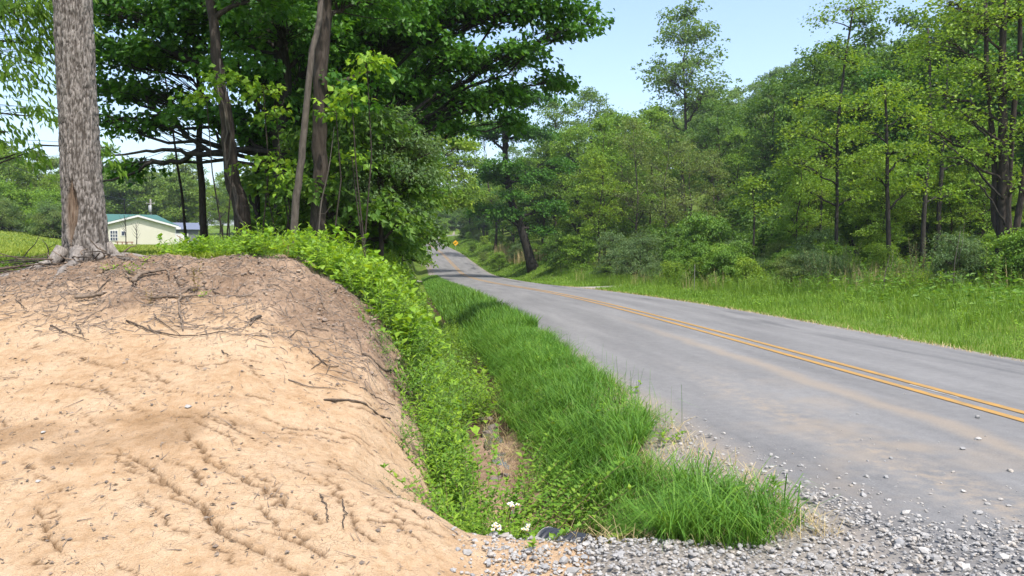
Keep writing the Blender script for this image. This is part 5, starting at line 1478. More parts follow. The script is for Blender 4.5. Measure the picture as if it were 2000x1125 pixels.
def road_z(x, y):
    t, zr, _ = road_q(x, y)
    return np.where(np.abs(t) < 3.15, zr + .05 * (1 - (t / 3.22) ** 2) + .004, H(x, y))
# spread of gravel: the drive mouth, thinning out over the shoulder and the asphalt
n = 56000
y = 3.1 + 9.5 * rs.random(n) ** 2.2; x = rs.uniform(-.9, 4.8, n)
c = x + .132 * y
w = np.zeros(n)
drive = ss(4.62, 4.22, y + .22 * fbm(x * 2.2, x * 0, 3, 98) * 2) * ss(-.35, .15, x + .10 * (y - 3.6)) * ss(4.2, 1.9, x)
fan = np.exp(-((c - 2.35) / np.interp(y, [3, 4.5, 6, 9, 12], [1.1, .62, .30, .2, .14])) ** 2) * np.interp(y, [3, 5, 7, 12], [1, .8, .3, .12])
road_s = ss(2.5, 2.9, c) * np.exp(-(c - 2.6) / .75) * np.interp(y, [3, 5, 6.5, 9], [.25, .08, .015, .0])
w = np.maximum(np.maximum(drive, fan), road_s)
w *= .55 + 1.1 * vnoise(x * 3, y * 3, 55)
k = rs.random(n) < w
x, y, w = x[k], y[k], w[k]
S = np.clip(rs.lognormal(-4.72, .45, len(x)), .003, .026) * np.interp(y, [3, 5, 9], [1, 1.05, .8])
zz = road_z(x, y) + S * .25 + (rs.random(len(x)) * .02) * (w > .6)
big = np.argsort(-S / y)[:215]
msk = np.ones(len(x), bool); msk[big] = False
gm = G().add(*stones(np.stack([x[msk], y[msk], zz[msk]], 1), S[msk], rs))
tag(obj('gravel', gm.mesh('gravel', STONE)), 'crushed grey limestone gravel spread over the drive mouth and road shoulder', 'gravel', kind='stuff')
SM = []
for i in range(14):
    V, F = stones(np.zeros((1, 3)), np.ones(1), rs)
    SM.append(G().add(V, F).mesh('stone', STONE))
for q in big:
    o = obj('gravel_stone', SM[rs.integers(0, 14)], loc=(x[q], y[q], zz[q]), rot=(rs.normal(0, .2), rs.normal(0, .2), rs.uniform(0, 6.28)), scale=float(S[q]) * 1.25)
    tag(o, 'loose grey stone among the gravel at the road edge', 'stone', 'larger gravel stones')
for (u, v, s, lab) in [(1917, 819, .022, 'white stone just below the yellow lines'), (1921, 862, .024, None), (1890, 882, .022, None), (1748, 900, .017, None), (1985, 926, .022, None), (1872, 928, .014, None), (1843, 868, .006, None), (1893, 967, .017, None), (1968, 983, .014, None), (1780, 1012, .030, None), (1803, 1027, .020, None), (1868, 1048, .022, None),
                     (1943, 993, .015, None), (1925, 1010, .024, None), (1770, 1075, .036, None), (1822, 1092, .034, None), (1850, 950, .008, None), (1857, 998, .010, None), (1392, 855, .022, None), (1512, 895, .020, None), (1418, 851, .016, None), (1474, 878, .014, None), (1650, 845, .006, None), (1565, 720, .006, None), (1365, 818, .012, None), (1345, 822, .010, None), (1965, 1030, .016, None), (1990, 1075, .026, None), (1900, 1085, .022, None), (1985, 996, .014, None), (1690, 1000, .016, None), (1730, 970, .012, None)]:
    d = EYE * 1500 / (v - 490)
    for _ in range(3):
        xx = (u - 1000) / 1500 * d
        d = (EYE - float(road_z(np.array([xx]), np.array([d]))[0])) * 1500 / (v - 490)
    xx = (u - 1000) / 1500 * d
    o = obj('road_stone', SM[rs.integers(0, 14)], loc=(xx, d, float(road_z(np.array([xx]), np.array([d]))[0]) + s * .38), rot=(0, 0, rs.uniform(0, 6.28)), scale=s * 1.15)
    tag(o, lab or 'stray pale stone lying on the asphalt lane by the drive', 'stone', None if lab else 'stray stones on the asphalt')
for (u, v, s, lab) in [(362, 800, .020, 'blue-grey stone on the middle of the clay face'), (75, 850, .016, 'small grey stone on the lower clay face'), (62, 948, .012, 'tiny grey stone low on the clay')]:
    xx, yy = bp(u, v)
    tag(obj('bank_stone', SM[rs.integers(0, 14)], loc=(xx, yy, float(bank_z(xx, yy)[0]) + s * .3), scale=s * 1.2), lab, 'stone')
# earth crumbs, bark bits and litter on the bank
n = 14000
x = rs.uniform(-6.2, .2, n); y = rs.uniform(2.9, 8.9, n)
tl = np.interp(x, bx, topline.mean(0)); tm = ss(-.5, .5, y - tl)
k = (rs.random(n) < .10 + .90 * tm) & (x + .132 * y < np.interp(y, [3.9, 5, 6.5, 8], [.4, .28, .15, -.2]))
x, y, tm = x[k], y[k], tm[k]
S = rs.lognormal(-5.5, .5, len(x)) * (.8 + 1.3 * tm); S = np.clip(S, .002, .035)
CLOD = stone_mat('earth_clod', [(.16, .11, .075), (.30, .215, .145), (.23, .16, .11), (.38, .285, .20)])
gm = G().add(*stones(np.stack([x, y, bank_z(x, y) + S * .2], 1), S, rs))
tag(obj('earth_crumbs', gm.mesh('earth_crumbs', CLOD)), 'crumbs and clods of earth strewn over the bank', 'soil', kind='stuff')
n = 9500
x = rs.uniform(-6.2, .2, n); y = rs.uniform(2.9, 8.9, n)
tm = ss(-.6, .4, y - np.interp(x, bx, topline.mean(0)))
k = (rs.random(n) < .30 + .7 * tm) & (x + .132 * y < np.interp(y, [3.9, 5, 6.5, 8], [.4, .3, .2, -.1])); x, y = x[k], y[k]; n = len(x)
a = rs.uniform(0, 6.283, n); L_ = rs.lognormal(-3.5, .6, n); L_ = np.clip(L_, .008, .14)
p0 = np.stack([x, y, bank_z(x, y) + .004], 1); x1 = x + np.cos(a) * L_; y1 = y + np.sin(a) * L_
p1 = np.stack([x1, y1, bank_z(x1, y1) + .005 + rs.random(n) * .012], 1)
gm = G().add(*sticks(p0, p1, rs.uniform(.0010, .0032, n), .0009, 4))
n = 1500
xr = rs.uniform(-6, -.2, n); yr = np.interp(xr, bx, topline.mean(0)) + rs.uniform(-.5, 2.2, n)
k = (yr < 8.9) & (xr + .132 * yr < -.15); xr, yr = xr[k], yr[k]; n = len(xr)
ar_ = rs.uniform(0, 6.283, n); Lr = rs.uniform(.04, .11, n)
q0 = np.stack([xr, yr, bank_z(xr, yr) + .002], 1)
for seg in range(3):
    ar_ = ar_ + rs.normal(0, .5, n)
    x1 = q0[:, 0] + np.cos(ar_) * Lr; y1 = np.clip(q0[:, 1] + np.sin(ar_) * Lr, 3, 8.95)
    q1 = np.stack([x1, y1, bank_z(x1, y1) + .006 + .02 * rs.random(n) * (seg == 1)], 1)
    gm.add(*sticks(q0, q1, .0035 - .0008 * seg, .0027 - .0008 * seg, 4)); q0 = q1
LITTER = stone_mat('litter_bits', [(.07, .045, .03), (.16, .11, .075), (.27, .20, .14), (.11, .075, .05)])
n = 2200
i = rs.integers(0, len(x), n)
a = rs.uniform(0, 6.283, n); L_ = rs.uniform(.012, .04, n)
xq = x[i] + rs.normal(0, .06, n); yq = y[i] + rs.normal(0, .06, n)
gm.add(*leaves(np.stack([xq, yq, bank_z(xq, yq) + .006], 1), np.stack([np.cos(a), np.sin(a), rs.uniform(0, .4, n)], 1), np.array([0, 0, 1.]) + rs.normal(0, .4, (n, 3)), L_, L_ * .6, quad=True))
tag(obj('bank_litter', gm.mesh('bank_litter', LITTER)), 'bits of dead twigs and leaves strewn over the bank', 'litter', kind='stuff')
# flat stones and mud in the ditch bottom
FLAT = stone_mat('ditch_rock', [(.09, .068, .053), (.14, .108, .088), (.11, .087, .075), (.18, .15, .125)])
for i in range(34):
    y = rs.uniform(5.0, 12); c = np.interp(y, [5, 9.5, 12], [.82, .92, .95]) + rs.normal(0, .07)
    xx = lat(c, y); s = rs.uniform(.025, .075)
    o = obj('ditch_rock', SM[rs.integers(0, 14)].copy() if i < 6 else None or SM[0], loc=(xx, y, HZ(xx, y) + s * .15), rot=(rs.normal(0, .15), rs.normal(0, .15), rs.uniform(0, 6.28)), scale=(s * 1.3, s, s * .7))
    if i < 6:
        o.data.materials[0] = FLAT
        if i == 0: FL = []
        FL.append(o.data)
    else:
        o.data = FL[i % 6]
    tag(o, 'flat brown rock in the wet ditch bottom', 'rock', 'flat rocks in the ditch')
# shallow water standing in the ditch
m, nt, b = new_mat('ditch_water')
b.inputs['Base Color'].default_value = (.10, .085, .06, 1); b.inputs['Roughness'].default_value = .03; b.inputs['Specular IOR Level'].default_value = .8
for (y0, y1) in ((7.3, 9.6), (5.6, 6.4), (10.2, 11.5)):
    yy = np.linspace(y0, y1, 14)
    wd = .11 * np.sin(np.linspace(.15, 3.0, 14)) ** .6 * (1 + .5 * fbm(yy * 3, yy * 0, 2, 99))
    cc = np.interp(yy, [5, 9.5, 12], [.86, .95, .98])
    zc = max(HZ(lat(cc_, y_), y_) for cc_, y_ in zip(cc, yy)) + .012
    V = np.stack([np.stack([lat(cc - wd, yy), yy, yy * 0 + zc], 1), np.stack([lat(cc + wd, yy), yy, yy * 0 + zc], 1)], 1)
    tag(obj('ditch_water', G().add(V.reshape(-1, 3), grid_faces(2, 14)).mesh('ditch_water', m)), 'shallow puddle of water in the ditch bottom', kind='structure')

# ------------------------------------------------------------------ roots, twigs and brush on the bank
def twig(name, pxs, r0, r1, mat, label, group=None, side=(), lift=.008, cat='twig', seed=1):
    q = np.array([bp(u, v) for u, v in pxs])
    t = np.linspace(0, len(q) - 1, 5 * len(q))
    xy = np.stack([np.interp(t, np.arange(len(q)), q[:, k]) for k in range(2)], 1)
    rs2 = rs_(seed + int(pxs[0][0]))
    xy[1:-1] += rs2.normal(0, .006, (len(t) - 2, 2))
    z = bank_z(xy[:, 0], xy[:, 1]); z = np.convolve(np.pad(z, 2, 'edge'), np.ones(5) / 5, 'valid') + lift + r0 * .6
    pts = np.concatenate([xy, z[:, None]], 1)
    b0 = pts[0].copy()
    gg = G(); add_tube(gg, pts - b0, np.linspace(r0, r1, len(t)) * (1 + rs2.normal(0, .08, len(t))), 7)
    o = obj(name, gg.mesh(name, mat, True), loc=tuple(b0))
    tag(o, label, cat, group)
    for s in side:
        q2 = np.array([bp(u, v) for u, v in s])
        t2 = np.linspace(0, len(q2) - 1, 4 * len(q2))
        xy2 = np.stack([np.interp(t2, np.arange(len(q2)), q2[:, k]) for k in range(2)], 1)
        p2 = np.concatenate([xy2, (bank_z(xy2[:, 0], xy2[:, 1]) + lift + r1)[:, None]], 1) - b0
        gg = G(); add_tube(gg, p2, np.linspace(r1 * 1.3, r1 * .6, len(t2)), 5)
        obj('side_twig', gg.mesh('side_twig', mat, True), o)
    return o
ROOT = bark_mat('pale_root', (.09, .066, .05), (.17, .13, .098), (.26, .205, .16), 40, 40, .3, .004)
twig('bare_root', [(258, 560), (275, 548), (300, 540), (325, 532), (330, 545)], .020, .008, ROOT, 'stout pale root arching from the topsoil below the thick trunk', cat='root', lift=.035, side=[[(262, 558), (245, 552), (228, 553)], [(262, 558), (268, 572)]])
twig('bare_root', [(145, 594), (175, 592), (200, 591)], .018, .014, ROOT, 'short broken root stub with torn green leaves', cat='root', lift=.03)
twig('bare_root', [(370, 570), (352, 582), (348, 605), (352, 630), (355, 650)], .012, .006, ROOT, 'curved root hanging down the topsoil', cat='root')
twig('bare_root', [(290, 592), (340, 592), (385, 588)], .012, .006, TWIG, 'straight brown root lying level on the topsoil', cat='root')
twig('dry_twig', [(245, 630), (290, 650), (340, 660), (390, 660), (440, 650)], .008, .004, TWIG, 'long crooked twig at the edge of the topsoil', side=[[(300, 625), (330, 645), (350, 658)]])
twig('dry_twig', [(600, 685), (620, 705), (640, 720), (660, 722)], .006, .004, TWIG, 'forked twig lying on the clay slope', side=[[(625, 712), (605, 725)], [(642, 721), (635, 735)], [(625, 708), (640, 712)]])
twig('dry_twig', [(705, 695), (730, 710), (750, 725), (772, 732)], .012, .008, TWIG, 'dark thick twig half buried near the weed belt')
twig('broken_root', [(778, 755), (788, 768), (798, 778)], .020, .024, ROOT, 'short stout broken root at the weed edge', cat='root', lift=.02)
twig('dry_twig', [(630, 785), (680, 788), (710, 795), (740, 815), (760, 822)], .010, .006, TWIG, 'long pale twig curving down to the weed belt')
twig('dry_twig', [(620, 975), (630, 1000), (636, 1030)], .004, .003, TWIG, 'thin upright twig on the lower clay')
twig('dry_twig', [(664, 985), (668, 1010), (666, 1045)], .004, .003, TWIG, 'thin wavy twig beside the upright one')
twig('dry_twig', [(485, 640), (500, 625), (510, 622)], .007, .005, ROOT, 'small hooked root end in the brown earth', cat='root')
twig('wood_chip', [(490, 632), (508, 622)], .016, .012, BARK_L, 'short grey piece of weathered wood on the topsoil')
twig('bare_root', [(622, 572), (625, 590), (632, 608), (640, 615)], .008, .005, ROOT, 'curved white root end on the topsoil', cat='root')
twig('bare_root', [(655, 575), (668, 562), (672, 560)], .014, .010, ROOT, 'pale broken root poking from below the weeds', cat='root')
twig('bare_root', [(718, 640), (728, 632), (735, 625)], .013, .007, ROOT, 'pale chipped root on the dark corner of the bank', cat='root')
for i, pts in enumerate([[(460, 585), (480, 580), (500, 582)], [(475, 600), (490, 592)], [(560, 660), (580, 648), (600, 650)], [(150, 640), (180, 620), (215, 605)], [(95, 640), (130, 655), (170, 668)], [(145, 635), (160, 660)], [(30, 590), (50, 610)], [(430, 545), (470, 535)],
                         [(400, 560), (430, 575), (460, 572)], [(520, 560), (550, 570)], [(340, 540), (350, 560), (370, 555)], [(690, 650), (700, 670), (705, 690)], [(670, 640), (672, 660)], [(285, 640), (300, 655)], [(215, 555), (190, 570), (170, 590)], [(610, 640), (640, 655)],
                         [(700, 760), (740, 780), (770, 800)], [(560, 745), (600, 760), (650, 765)], [(430, 690), (445, 700)], [(120, 560), (150, 555), (180, 548)], [(530, 520), (560, 540)], [(350, 520), (380, 540), (400, 545)], [(415, 520), (440, 535)], [(240, 520), (270, 530)], [(200, 535), (230, 525), (250, 515)]]):
    twig('dry_twig', pts, rng.uniform(.004, .008), .003, [TWIG, ROOT][i % 2], 'small dry twig lying on the brown topsoil', 'small twigs on the topsoil', seed=i)
# brush heap against the big tree
def brush(label, pts, r0, r1, mat=TWIG, name='dead_branch', side=(), group=None):
    q = np.array(pts); b0 = q[0].copy()
    t = np.linspace(0, len(q) - 1, 12)
    qq = np.stack([np.interp(t, np.arange(len(q)), q[:, k]) for k in range(3)], 1) - b0
    gg = G(); add_tube(gg, qq, np.linspace(r0, r1, 12), 6)
    o = obj(name, gg.mesh(name, mat, True), loc=tuple(b0)); tag(o, label, 'branch', group)
    for s in side:
        gg = G(); add_tube(gg, np.array(s) - b0, np.linspace(r1 * 1.2, r1 * .4, len(s)), 5)
        obj('side_twig', gg.mesh('side_twig', mat, True), o)
    return o
brush('long pale dead branch lying against the foot of the thick trunk', [P(-40, 532, 7.9), P(20, 522, 8.0), P(70, 517, 8.2), P(130, 514, 8.3)], .014, .007)
brush('second dead branch under the long pale one', [P(-30, 530, 8.2), P(30, 529, 8.2), P(75, 528, 8.3)], .012, .006)
brush('bare crooked dark stem rising beside the thick trunk', [P(92, 512, 8.9), P(96, 490, 8.9), P(92, 478, 8.9), P(84, 468, 8.9)], .008, .003, BARK_D, side=[[P(95, 485, 8.9), P(110, 477, 8.9), P(122, 476, 8.9)]])
brush('bare thin dark stem leaning over the brush heap', [P(44, 506, 8.9), P(56, 490, 8.9), P(70, 477, 8.9), P(78, 462, 8.9)], .007, .003, BARK_D)
brush('short dead stub in the brush heap', [P(15, 535, 8.3), P(25, 545, 8.2), P(32, 556, 8.0)], .010, .006)
for i in range(34):
    a = P(rng.uniform(-30, 80), rng.uniform(515, 545), rng.uniform(8.0, 8.9)); a[2] = HZ(a[0], a[1]) + rng.uniform(.02, .16)
    b_ = a + np.array([rng.normal(0, .35), rng.normal(0, .2), rng.normal(0, .07)])
    b_[2] = max(b_[2], HZ(b_[0], b_[1]) + .01)
    brush('dead stick in the brush heap beside the thick trunk', [a, (a + b_) / 2 + rng.normal(0, .02, 3), b_], .006, .003, [TWIG, BARK_D, BARK_L][i % 3], 'brush_stick', group='sticks of the brush heap')
for (u, d, s) in [(5, 8.7, .7), (25, 8.6, .6), (42, 8.8, .65), (-10, 8.5, .8), (60, 8.9, .5)]:
    x = (u - 1000) / 1500 * d
    o = HB['herb'].place(x, d, s, 'dark leafy sprout growing out of the brush heap', 'sprouts in the brush heap', z=HZ(x, d))
    o.children[1].data = HB['herb'].l
for i in range(26):
    a = np.array([-4.8 + rng.uniform(-.15, .75), 8.3 + rng.uniform(-.25, .05), 0]); a[2] = HZ(a[0], a[1]) + rng.uniform(.0, .12)
    b_ = a + np.array([rng.normal(0, .22), rng.normal(0, .10), rng.normal(0, .08)])
    b_[2] = max(b_[2], HZ(b_[0], b_[1]) + .01)
    brush('tangled root at the foot of the thick trunk', [a, (a + b_) / 2 + rng.normal(0, .02, 3), b_], .009, .004, [ROOT, BARK, TWIG][i % 3], 'tangled_root', group='tangled roots at the thick trunk')

# bare saplings and sticks across the road
for (u, d, h_, lab) in [(1862, 23, 1.9, 'thin bare pale sapling before the wood'), (1726, 24, 1.3, 'short bare pale stem before the wood')]:
    x = (u - 1000) / 1500 * d; z = HZ(x, d)
    brush(lab, [(x, d, z - .05), (x + .03, d, z + h_ * .5), (x + .18, d, z + h_)], .018, .007, BARK_L, 'bare_sapling', side=[[(x + .02, d, z + h_ * .3), (x + .25, d, z + h_ * .8), (x + .3, d, z + h_ * 1.15)]])
STK = flat_mat('weathered_stake', (.20, .19, .165), .8)
x = P(1356, 560, 31)[0]; z = HZ(x, 31)
gg = G(); add_tube(gg, [(0, 0, -.1), (.01, 0, .5), (.02, 0, 1.25)], [.012, .012, .011], 6)
tag(obj('marker_stake', gg.mesh('marker_stake', STK), loc=(x, 31, z)), 'thin pale marker stake in the verge across the road', 'stake')
# thin bare sapling by the brown tree
brush('thin pale bare sapling beside the straight brown tree', [P(622, 470, 11.5), P(628, 400, 11.5), P(645, 330, 11.5), P(656, 250, 11.5)], .014, .005, BARK_L, 'bare_sapling', side=[[P(624, 418, 11.5), P(636, 418, 11.5), P(650, 400, 11.5)]])

# ------------------------------------------------------------------ culvert, can, litter
BLK = flat_mat('black_plastic', (.022, .024, .030), .38); WPL = flat_mat('white_plastic', (.5, .5, .5), .45); BLUE = flat_mat('blue_foil', (.02, .22, .38), .3, .3)
root = obj('culvert_pipe', None, loc=(.46, 4.26, -.165)); root.rotation_euler = (R(-6), 0, R(48))
tag(root, 'end of a black plastic culvert pipe poking from the gravel into the ditch', 'pipe')
an = np.linspace(0, 2 * np.pi, 33)[:-1]
yy = np.linspace(.34, .02, 48)
rad = .150 + .006 * np.sin(yy * 150)
V = np.stack([np.cos(an)[None] * rad[:, None], np.repeat(yy[:, None], 32, 1), np.sin(an)[None] * rad[:, None]], -1)
i = np.arange(47)[:, None] * 32; j = np.arange(32)[None]; j2 = (j + 1) % 32
F = np.stack([i + j, i + j2, i + 32 + j2, i + 32 + j], -1).reshape(-1, 4)
obj('pipe_shell', G().add(V.reshape(-1, 3), F).mesh('pipe_shell', BLK, True), root)
V2 = np.stack([np.cos(an)[None] * np.array([.156, .140, .140, .138])[:, None], np.repeat(np.array([.342, .345, .25, .03])[:, None], 32, 1), np.sin(an)[None] * np.array([.156, .140, .140, .138])[:, None]], -1)
i = np.arange(3)[:, None] * 32
F2 = np.stack([i + j, i + j2, i + 32 + j2, i + 32 + j], -1).reshape(-1, 4)
obj('inner_liner', G().add(V2.reshape(-1, 3), F2).mesh('inner_liner', WPL, True), root)
x, y = P(1095, 998, 5.35)[:2]; z = HZ(x, y)
root = obj('crushed_can', None, loc=(x, y, z + .03), rot=(R(80), R(15), R(60))); tag(root, 'crushed blue drink can in the ditch mud', 'can')
a16 = np.arange(18) * 2 * np.pi / 18; zz_ = np.linspace(-.055, .055, 9)
rr_ = .031 * np.array([.80, .98, 1, .95, .8, .78, .95, 1, .84])
V = np.stack([np.cos(a16)[None] * rr_[:, None], np.sin(a16)[None] * rr_[:, None] * np.interp(zz_, [-.06, 0, .06], [1, .5, .95])[:, None], np.repeat(zz_[:, None], 18, 1)], -1)
i = np.arange(8)[:, None] * 18; j = np.arange(18)[None]; j2 = (j + 1) % 18
obj('can_body', G().add(V.reshape(-1, 3), np.stack([i + j, i + j2, i + 18 + j2, i + 18 + j], -1).reshape(-1, 4)).mesh('can_body', BLUE, True), root)
ALU = flat_mat('aluminium', (.6, .6, .62), .3, .9)
for zc in (-.056, .056):
    gg = G(); add_tube(gg, [(0, 0, zc - .001), (0, 0, zc + .001)], [.026, .026], 18); obj('can_lid', gg.mesh('can_lid', ALU), root)
for i in range(7):
    a = P(1165 + i * 7, 1052 + rng.uniform(-3, 3), 4.45); a[2] = HZ(a[0], a[1]) + .05
    brush('dry pale straw stem lying on the gravel edge', [a, a + np.array([.07, .0, .012]), a + np.array([.16, rng.normal(0, .02), .0])], .003, .002, LEAF['straw'], 'straw_stem', group='straw on the gravel edge')

# ------------------------------------------------------------------ house, shed, pole
def siding(name, c, per=.12):
    m, nt, b = new_mat(name)
    tc = N(nt, 'ShaderNodeTexCoord'); sp_ = N(nt, 'ShaderNodeSeparateXYZ'); nt.links.new(tc.outputs['Object'], sp_.inputs[0])
    fr = mathn(nt, 'FRACT', mathn(nt, 'DIVIDE', sp_.outputs[2], per))
    nz = noise(nt, 1.2, 4, .6, tc.outputs['Object'])
    c_ = mixc(nt, nz.outputs[0], tuple(v * .88 for v in c), c)
    nt.links.new(c_, b.inputs['Base Color'])
    b.inputs['Roughness'].default_value = .6
    bump(nt, fr, .8, .03, b)
    return m
SIDE = siding('cream_siding', (.72, .69, .58)); TRIM = flat_mat('white_trim', (.58, .58, .57), .5, var=.04)
ROOFG = flat_mat('green_metal_roof', (.045, .125, .100), .45, var=.15, scale=.6); GLS = flat_mat('window_glass', (.03, .045, .08), .1, var=.2); BRN = flat_mat('brown_wood', (.22, .095, .055), .7)
BLOCK = flat_mat('block_skirting', (.25, .235, .21), .9); SHEDW = flat_mat('shed_wall', (.13, .135, .15), .7); SHEDR = flat_mat('shed_roof', (.13, .15, .21), .5)
hd = 90.0; hx = P(272, 480, hd)[0]; hz = 2.05
house = obj('house', None, loc=(hx, hd, hz), rot=(0, 0, R(24)))
tag(house, 'cream sided house with green metal roof beyond the field', 'house')
def part(name, V, F, mat, parent=house, smooth=False):
    return obj(name, G().add(V, F).mesh(name, mat, smooth), parent)
EV, AP = 2.55, 3.70
V = [(-4, 0, .25), (4, 0, .25), (4, 0, EV), (0, 0, AP), (-4, 0, EV), (-4, 9, .25), (4, 9, .25), (4, 9, EV), (-4, 9, EV)]
gw = G().add(V, [[0, 1, 2, 4], [1, 6, 7, 2], [5, 8, 7, 6], [0, 4, 8, 5]]); gw.f.append(np.array([[4, 2, 3]])); gw.m.append(np.zeros(1, int))
obj('wall', gw.mesh('wall', SIDE), house)
part('wall', *boxv(-17, -4.01, 2, 9, .25, EV), SIDE)
part('skirting', *boxv(-3.97, 3.97, .04, 8.9, -1.0, .26), BLOCK)
part('skirting', *boxv(-16.9, -4.1, 2.05, 8.9, -1.2, .26), BLOCK)
ov, th = .38, .10
sl = (AP - EV) / 4
def slope_panel(x0, z0, x1, z1, y0, y1, t):
    V = []
    for dz in (0, t):
        V += [(x0, y0, z0 + dz), (x1, y0, z1 + dz), (x1, y1, z1 + dz), (x0, y1, z0 + dz)]
    return np.array(V), np.array([[0, 3, 2, 1], [4, 5, 6, 7], [0, 1, 5, 4], [1, 2, 6, 5], [2, 3, 7, 6], [3, 0, 4, 7]])
for sx in (-1, 1):
    part('roof_panel', *slope_panel(sx * (4 + ov), EV - ov * sl + .02, 0, AP + .02, -.35, 5.5, .07), ROOFG)
    part('rake_trim', *slope_panel(sx * (4 + ov), EV - ov * sl - .20, 0, AP - .20, -.42, -.352, .22), TRIM)
rp_ = G()
RZ = AP + .32
Vr = [(-17.4, 1.6, EV), (4.38, 1.6, EV), (1.9, 5.5, RZ), (-14.5, 5.5, RZ), (4.38, 9.4, EV), (-17.4, 9.4, EV)]
rp_.add(Vr, [[0, 1, 2, 3], [4, 5, 3, 2]]); rp_.f += [np.array([[1, 4, 2], [5, 0, 3]])]; rp_.m.append(np.zeros(2, int))
obj('main_roof', rp_.mesh('main_roof', ROOFG), house)
part('gutter', *boxv(-17.4, -4.5, 1.5, 1.62, EV - .16, EV + .01), TRIM)
part('downspout_end', *boxv(4.05, 4.55, -.48, -.36, EV - .45, EV - .2), TRIM)
part('corner_trim', *boxv(3.93, 4.03, -.03, .05, .25, EV - .05), TRIM)
def window(x0, x1, z0, z1, bars):
    f = part('window', *boxv(x0 - .08, x1 + .08, -.05, .02, z0 - .08, z1 + .08), TRIM)
    part('pane', *boxv(x0, x1, -.07, -.045, z0, z1), GLS, f)
    if bars:
        for k in (1, 2):
            part('glazing_bar', *boxv(x0 + (x1 - x0) * k / 3 - .03, x0 + (x1 - x0) * k / 3 + .03, -.09, -.068, z0, z1), TRIM, f)
            part('glazing_bar', *boxv(x0, x1, -.092, -.069, z0 + (z1 - z0) * k / 3 - .03, z0 + (z1 - z0) * k / 3 + .03), TRIM, f)
window(-2.9, -2.2, .75, 1.85, True)
window(-1.75, -1.45, 1.35, 1.8, False)
for k in range(2):
    part('stair_post', *boxv(4.4 + k * .9, 4.5 + k * .9, -.2, -.1, -1.2, 1.3 - k * .75), BRN)
V, F = slope_panel(4.1, 1.35, 5.5, .3, -.22, -.08, .1); part('stair_rail', V, F, BRN)
V, F = slope_panel(4.1, .5, 5.5, -.6, -.2, -.1, .2); part('stair_string', V, F, TRIM)
for k in range(4):
    part('deck_rail', *boxv(-2.2 + k * .5, -2.1 + k * .5, -1.3, -1.2, -.4, .55), BRN)
part('deck_rail', *boxv(-2.4, -.5, -1.32, -1.18, .5, .6), BRN)
sd = 104.0; sx_ = P(352, 470, sd)[0]
shed = obj('shed', None, loc=(sx_, sd, HZ(sx_, sd) - .2), rot=(0, 0, R(22))); tag(shed, 'low grey shed with blue-grey roof beside the house', 'shed')
part('wall', *boxv(-2.4, 2.4, 0, 5, 0, 2.15), SHEDW, shed)
V, F = slope_panel(0, 2.17, 0, 2.17, 0, 0, 0)
V = np.array([(-2.7, -.4, 2.1), (2.7, -.4, 2.1), (2.4, 2.5, 3.1), (-2.4, 2.5, 3.1), (2.7, 5.4, 2.1), (-2.7, 5.4, 2.1)])
gg = G().add(V, [[0, 1, 2, 3], [4, 5, 3, 2]]); gg.f += [np.array([[1, 4, 2], [5, 0, 3]])]; gg.m.append(np.zeros(2, int))
obj('roof', gg.mesh('roof', SHEDR), shed)
part('door', *boxv(-.9, 1.1, -.06, .02, .05, 1.6), TRIM, shed)
# bare small trees before the gable
for (u, d, hh_, lab) in [(247, 84, 3.4, 'nearly leafless small tree before the house gable'), (268, 86, 2.6, 'bare shrub against the house wall')]:
    x = (u - 1000) / 1500 * d; z = HZ(x, d)
    sides = []
    rs2 = rs_(int(u))
    for k in range(9):
        q = .25 + .07 * k; a = rs2.uniform(0, 6.28)
        p0 = np.array([x, d, z + hh_ * q]); p1 = p0 + np.array([math.cos(a) * .5 * hh_ * .4, math.sin(a) * .4, hh_ * .28])
        sides.append([p0, (p0 + p1) / 2 + np.array([0, 0, -.05]), p1])
    o = brush(lab, [(x, d, z - .1), (x + .05, d, z + hh_ * .5), (x - .05, d, z + hh_ * .95)], .06, .02, BARK_D, 'bare_small_tree', side=sides); o['category'] = 'tree'
POLE = bark_mat('utility_pole_wood', (.14, .13, .12), (.21, .20, .185), (.28, .27, .25), 12, 2, .2, .01)
STEEL_G = flat_mat('grey_enamel', (.36, .37, .38), .5)
pd = 116.0; px_ = P(297, 400, pd)[0]
pole = obj('utility_pole', None, loc=(px_, pd, HZ(px_, pd) - .2), rot=(0, 0, R(20))); tag(pole, 'grey utility pole with a transformer can behind the house', 'pole')
ph = 9.4 - (HZ(px_, pd) - .2)
gg = G(); add_tube(gg, [(0, 0, 0), (0, 0, ph * .5), (0, 0, ph)], [.17, .15, .12], 10); obj('pole', gg.mesh('pole', POLE, True), pole)
gg = G(); add_tube(gg, [(-.05, -.36, ph - 2.0), (-.05, -.36, ph - 1.95), (-.05, -.36, ph - 1.05), (-.05, -.36, ph - .98)], [.16, .22, .22, .15], 12); obj('transformer_can', gg.mesh('transformer_can', STEEL_G, True), pole)
gg = G(); gg.add(*boxv(-.6, .6, -.1, .0, ph - .75, ph - .63)); obj('crossarm', gg.mesh('crossarm', POLE), pole)
for k in (-.5, .5):
    gg = G(); add_tube(gg, [(k, -.05, ph - .63), (k, -.05, ph - .5)], [.04, .03], 8); obj('insulator', gg.mesh('insulator', TRIM), pole)
t = np.linspace(0, 1, 24)[:, None]
w0 = np.array([px_, pd, 9.0]); w1 = np.array([-22.5, 24.0, 7.0])
wp = w0 * (1 - t) + w1 * t; wp[:, 2] -= 1.0 * (4 * t * (1 - t))[:, 0]
gg = G(); add_tube(gg, wp - w0, np.full(24, .014), 5)
tag(obj('overhead_wire', gg.mesh('overhead_wire', BLK), loc=tuple(w0)), 'thin dark overhead wire running from the utility pole across the field', 'wire')

